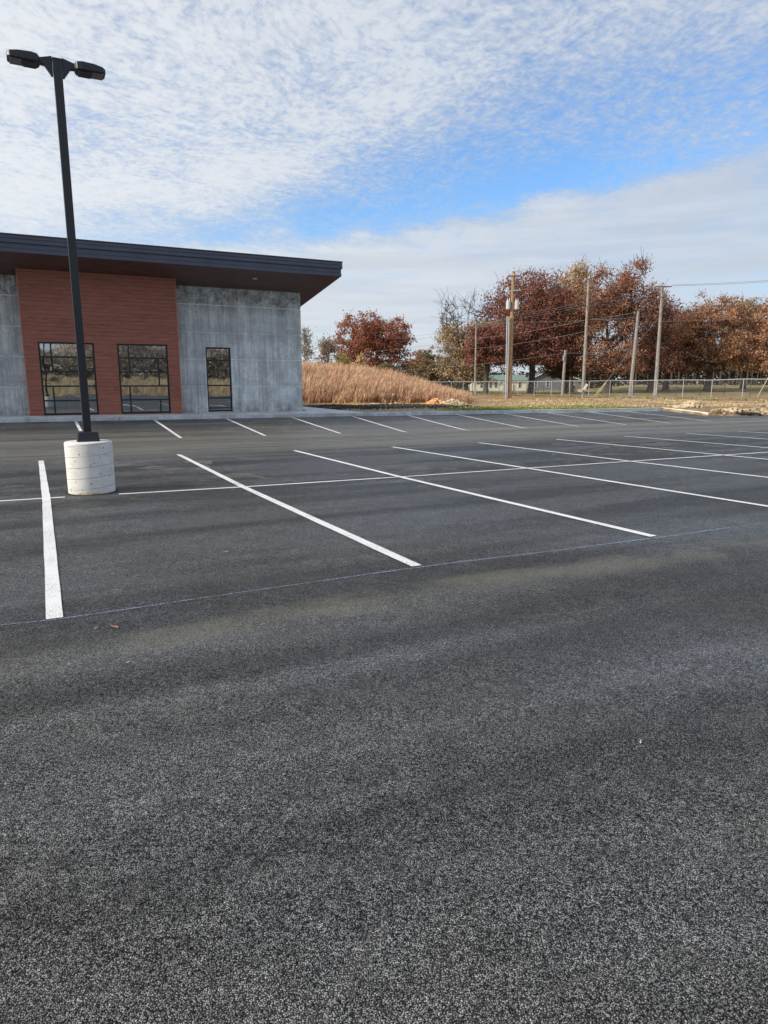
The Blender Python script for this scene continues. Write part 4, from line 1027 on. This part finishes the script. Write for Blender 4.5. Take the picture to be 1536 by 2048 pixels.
for s in (-1, 1):
    tk = MB(); cx_ = d1 * .8 + s * .42; zb_ = H1 - 3.55
    tk.tube([(cx_, -.1, zb_), (cx_, -.1, zb_ + .03), (cx_, -.1, zb_ + .76), (cx_, -.1, zb_ + .82)], [.20, .215, .215, .15], 18)
    to = tk.build('transformer', M['tank'], p1)
    for dx_ in (-.10, .10): MB().tube([(cx_ + dx_, -.1, zb_ + .82), (cx_ + dx_, -.1, zb_ + .94), (cx_ + dx_, -.1, zb_ + 1.06)], [.05, .04, .025], 8).build('bushing', M['white'], to)
    MB().box(min(cx_, d1 * .8), max(cx_, d1 * .8), -.06, -.02, zb_ + .35, zb_ + .45).build('bracket', M['galv'], to)
for i, dx_ in enumerate((-.42, -.26)):
    xt, _, zt2 = at(1014.5 + 3.6 * i, 633, 69 - .25); x0_ = p1.location.x
    MB().tube([(dx_, -.25, -.2), (xt - x0_, -.25, zt2 - p1.location.z)], .062, 10).build('conduit', M['galv'], p1)
MB().tube([(d1 * .8 + .55, -.1, H1 - 3.5), (d1 * .8 + .62, -.1, H1 - 4.0), (d1 * .8 + .2, -.1, H1 - 4.3)], .02, 5).build('drop_cable', M['wire'], p1)
p2, H2, d2 = upole('thin grey utility pole in front of the tan bare-topped tree', 950, 788, 952.5, 645, 96, .15, .10, M['polegrey']); crossarm(p2, d2, H2 - .3, .9, .7, M['polegrey'], .25, 2)
p3, H3, d3 = upole('short grey service pole with a small box near its top', 1124.5, 790, 1131, 700, 90, .20, .17, M['polegrey'])
MB().box(d3 * .85 - .32, d3 * .85 - .15, -.3, -.1, H3 - 1.35, H3 - .65).build('meter_box', M['galv'], p3)
p4, H4, d4 = upole('tallest grey utility pole with the white marker post leaning before it', 1165.5, 795, 1178, 553, 76, .20, .13, M['polegrey']); crossarm(p4, d4, H4 - .25, 1.0, .8, M['polegrey'], .3)
p5, H5, d5 = upole('left and shorter of the twin grey utility poles with yellow guarded guys', 1259.5, 796, 1277, 623, 73.5, .20, .14, M['polegrey'])
p6, H6, d6 = upole('right and taller of the twin grey utility poles, with two crossarms', 1310.5, 793, 1325.5, 566, 79, .24, .14, M['polegrey'])
crossarm(p6, d6, H6 - .4, 1.15, .35, M['polegrey'], .05); crossarm(p6, d6, H6 - 1.5, .75, .5, M['polegrey'], .2, 2)
p7, H7, d7 = upole('distant brown pole standing behind the grass mound in front of the round oak', 723, 742, 723, 703, 100, .10, .08, M['polewood'])
p8, H8, d8 = upole('distant thin brown pole behind the mound beside the sapling', 613.5, 735, 613.5, 694, 100, .11, .08, M['polewood'])
# guys with guards
def guy(label, pole_pt, foot_px, foot_py, Y):
    x, y, _ = at(foot_px, foot_py, Y); z = float(T(x, Y)); a = Vector((x, Y, z)); b = Vector(pole_pt)
    root = empty('guy_wire', a, 0, label=label, cat='guy wire')
    d_ = b - a; MB().tube([(0, 0, 0), d_], .016, 5).build('cable', M['wire'], root)
    u_ = d_.normalized(); MB().tube([u_ * .1, u_ * 2.4], .045, 8).build('guard', M['yellow'], root)
guy('long guy wire with yellow guard running down left from the taller twin pole', at(1318, 635, 79), 1188, 787, 82)
guy('short guy wire with yellow guard running down left from the shorter twin pole', at(1266, 692, 73.5), 1193, 788, 80)
guy('guy wire with yellow guard standing behind the fence at the right edge', at(1600, 640, 74), 1514, 797, 75)
# overhead lines
def wire(label, pts, r=.017, sag=.010):
    P = [Vector(p) for p in pts]; out = []
    for a, b in zip(P[:-1], P[1:]):
        L = (b - a).length
        for i in range(12): f = i / 12; out.append(a + (b - a) * f - Vector((0, 0, 4 * f * (1 - f) * L * sag)))
    out.append(P[-1]); o0 = out[0].copy()
    o = MB().tube([p - o0 for p in out], r, 5).build('power_line', M['wire'], fix=False); o.location = o0
    tag(o, label, 'overhead wire', 'overhead lines between the utility poles')
wire('highest wire of the bundle below the transformers', [at(951, 647, 96), at(1026, 630, 69), at(1175, 602, 76), at(1320, 580, 79)])
wire('second wire of the bundle below the transformers', [at(951, 650, 96), at(1024, 633, 69), at(1174, 607, 76), at(1321, 588, 79)])
wire('lowest wire of the bundle below the transformers', [at(951, 653, 96), at(1024, 637, 69), at(1174, 612, 76), at(1321, 596, 79)])
wire('nearly level wire crossing behind the transformer pole', [at(960, 643, 98), at(1024, 643, 69.4), at(1172, 640, 76.4), at(1277, 634, 73.8), at(1330, 626, 79)])
wire('wire climbing right from the round oak to the shorter twin pole, upper', [at(723, 705, 100), at(950, 677, 96.2), at(1172, 640, 76.2), at(1275, 624, 73.4)])
wire('wire climbing right from the round oak to the shorter twin pole, lower', [at(723, 712, 100), at(950, 697, 96.2), at(1170, 663, 76.2), at(1274, 645, 73.3)])
wire('low wire drooping past the gap in the trees toward the shorter twin pole', [at(723, 744, 100), at(880, 735, 97), at(1130, 706, 90), at(1268, 697, 73.5)])
wire('wire running right from the shorter twin pole out of the photo', [at(1275, 645, 73.4), at(1318, 643, 79), at(1700, 622, 74)])
wire('wire running right from the taller twin pole at mid height', [at(1320, 615, 79), at(1400, 613, 80), at(1700, 600, 82)])
wire('upper of the two wires against the sky at right', [at(1343, 570, 79), at(1760, 541, 78)])
wire('lower of the two wires against the sky at right', [at(1338, 572, 79), at(1760, 545, 78)])
wire('wire sloping down left from the thin grey pole toward the mound, upper', [at(951, 648, 96), at(815, 674, 112), at(600, 700, 135)], .015)
wire('wire sloping down left from the thin grey pole toward the mound, lower', [at(951, 655, 96), at(815, 681, 112), at(600, 706, 135)], .015)
# leaning marker post
x, y, _ = at(1157, 799, 67); z = float(T(x, 67))
mk = empty('marker_post', (x, 67, z), 0, label='leaning post with a white marker board in front of the tallest grey pole', cat='marker post')
xt, _, zt2 = at(1174, 768, 67)
MB().tube([(0, 0, -.1), ((xt - x) * .95, 0, (zt2 - z) * .95)], .045, 6).build('stake', M['dkpost'], mk)
ln = Vector((xt - x, 0, zt2 - z)); un = ln.normalized(); pn_ = Vector((un.z, 0, -un.x)); c_ = ln * .80
q = [c_ + un * a + pn_ * b + Vector((0, yy, 0)) for yy in (-.10, -.05) for a, b in ((-.32, -.13), (-.32, .13), (.32, .13), (.32, -.13))]
MB().hexa([q[0], q[1], q[5], q[4], q[3], q[2], q[6], q[7]]).build('marker_board', M['white'], mk, bevel=.01)

# ------------------------------------------------------------ houses beyond the road
def wpx(px, Y): return at(px, 775, Y)[0]
HY = 150.; hx0, hx1 = wpx(942, HY), wpx(1052, HY); hz = -.62
hs_ = empty('cream_house', ((hx0 + hx1) / 2, HY, hz), 0, label='long low cream house with green metal roof behind the red oak trunks', cat='house')
w2 = (hx1 - hx0) / 2; e = 2.35; ri = 3.55
MB().box(-w2, w2, 0, 7, -.2, e).build('wall', M['cream'], hs_)
rfm = MB(); rfm.add([(-w2 - .3, -.45, e + .003), (w2 + .3, -.45, e + .003), (w2 + .3, 7.4, e + .003), (-w2 - .3, 7.4, e + .003), (-w2 + 1.6, 3.5, ri), (w2 + .3, 3.5, ri)], [(0, 1, 5, 4), (1, 2, 5), (2, 3, 4, 5), (3, 0, 4), (0, 3, 2, 1)])
rfm.build('roof', M['greenroof'], hs_)
pd = MB(); pd.add([(-1.3 - 2.4, -.7, e + .02), (-1.3 + 2.4 - 1.2, -.7, e + .02), (-2.55 + .0, -.7, e + .95), (-3.7, 3, e + .04), (-.1, 3, e + .04), (-2.55, 3, e + .95)], [(0, 1, 2), (0, 2, 5, 3), (1, 4, 5, 2)])
pd.build('porch_gable', M['greenroof'], hs_)
tb = MB(); tb.prism([(-3.7, e + .03), (-3.5, e + .03), (-2.52, e + .84), (-1.54, e + .03), (-1.34, e + .03), (-2.52, e + 1.0)], -.76, -.71); tb.build('gable_trim', M['white'], hs_)
MB().box(w2 + .301, w2 + .40, 3.0, 3.9, e + .3, ri + .02).build('ridge_end', M['white'], hs_)
for px in (963, 980.5, 991.5, 1039):
    xx = wpx(px, HY) - (hx0 + hx1) / 2; fo = MB().box(xx - .36, xx + .36, -.06, -.005, .72, 2.0).build('window', M['white'], hs_)
    MB().box(xx - .25, xx + .25, -.075, -.062, .82, 1.33).build('pane', M['dkglass'], fo); MB().box(xx - .25, xx + .25, -.075, -.062, 1.40, 1.90).build('pane', M['dkglass'], fo)
xx = wpx(1006, HY) - (hx0 + hx1) / 2
MB().box(xx - .5, xx + .5, -.06, -.005, .1, 2.1).build('door', M['white'], hs_)
for dx_ in (-1.0, 1.0): MB().box(xx + dx_ - .07, xx + dx_ + .07, -.68, -.54, 0, e).build('porch_post', M['white'], hs_)
GY = 162.; gx0, gx1 = wpx(1060, GY), wpx(1156, GY)
gh = empty('grey_house', ((gx0 + gx1) / 2, GY, -.6), 0, label='dark grey house with a white-edged gable right of the cream house', cat='house')
w3 = (gx1 - gx0) / 2
gw = MB(); gw.prism([(-w3, -.2), (w3, -.2), (w3, 2.5), (-w3 + 4.4, 4.4), (-w3, 2.5)], 0, 8); gw.build('wall', M['grey'], gh)
gt = MB(); gt.prism([(-w3 - .4, 2.45), (-w3 - .4, 2.60), (-w3 + 4.4, 4.68), (w3 + .4, 2.62), (w3 + .4, 2.47), (-w3 + 4.4, 4.5)], -.4, 8.3); gt.build('roof', M['dkroof'], gh)
gt = MB(); gt.prism([(-w3 - .4, 2.42), (-w3 - .4, 2.62), (-w3 + 4.4, 4.72), (w3 + .4, 2.64), (w3 + .4, 2.44), (-w3 + 4.4, 4.52)], -.46, -.405); gt.build('gable_trim', M['white'], gh)
for px in (1071, 1095):
    xx = wpx(px, GY) - (gx0 + gx1) / 2; fo = MB().box(xx - .45, xx + .45, -.06, -.005, .8, 2.15).build('window', M['white'], gh)
    MB().box(xx - .33, xx + .33, -.075, -.062, .9, 1.42).build('pane', M['dkglass'], fo); MB().box(xx - .33, xx + .33, -.075, -.062, 1.52, 2.05).build('pane', M['dkglass'], fo)
SY_ = 128.; sx0, sx1 = wpx(1145, SY_), wpx(1168, SY_)
sh = empty('shed', ((sx0 + sx1) / 2, SY_, float(T((sx0 + sx1) / 2, SY_))), 0, label='small cream shed with a pale rounded roof left of the tallest grey pole', cat='shed')
w4 = (sx1 - sx0) / 2; MB().box(-w4 + .1, w4 - .1, 0, 2.2, -.1, .85).build('wall', M['cream'], sh)
ar = [(-w4, .80)] + [(-w4 * math.cos(a), .86 + .62 * math.sin(a)) for a in np.linspace(0, math.pi, 9)] + [(w4, .80)]
MB().prism(ar, -.1, 2.3).build('roof', M['flash'], sh)

# ------------------------------------------------------------ land behind the viewer, mirrored in the windows
def zb_(x, y): u, v = w2uv(x, y); return .05 + .035 * np.clip(-16 - v, 0, 60)
n = 30000; u = rng.uniform(-38, 30, n); v = -17 - rng.random(n) * 26; x, y = uv2w(u, v)
blades('field_grass', x, y, rng.uniform(.5, 1.3, n) * sst(-17, -21, v), rng.uniform(.04, .09, n), (.1, 0), leafm('field_straw', (.33, .27, .18), (.50, .42, .28), (.32, .26, .17), .3), 'dry grass field behind the viewer, mirrored in the windows', zf=zb_)
a0, a1 = uv2w(-60, -52), uv2w(45, -52)
thicket('wood_edge', 'dark wood behind the viewer, mirrored in the windows', [(a0[0], a0[1], a1[0], a1[1], 7.4, 90000, 9)], leafm('wood_edge_leaves', (.38, .34, .30), (.52, .47, .41), (.40, .34, .29), .3), 9, leaf=.45, zf=zb_)
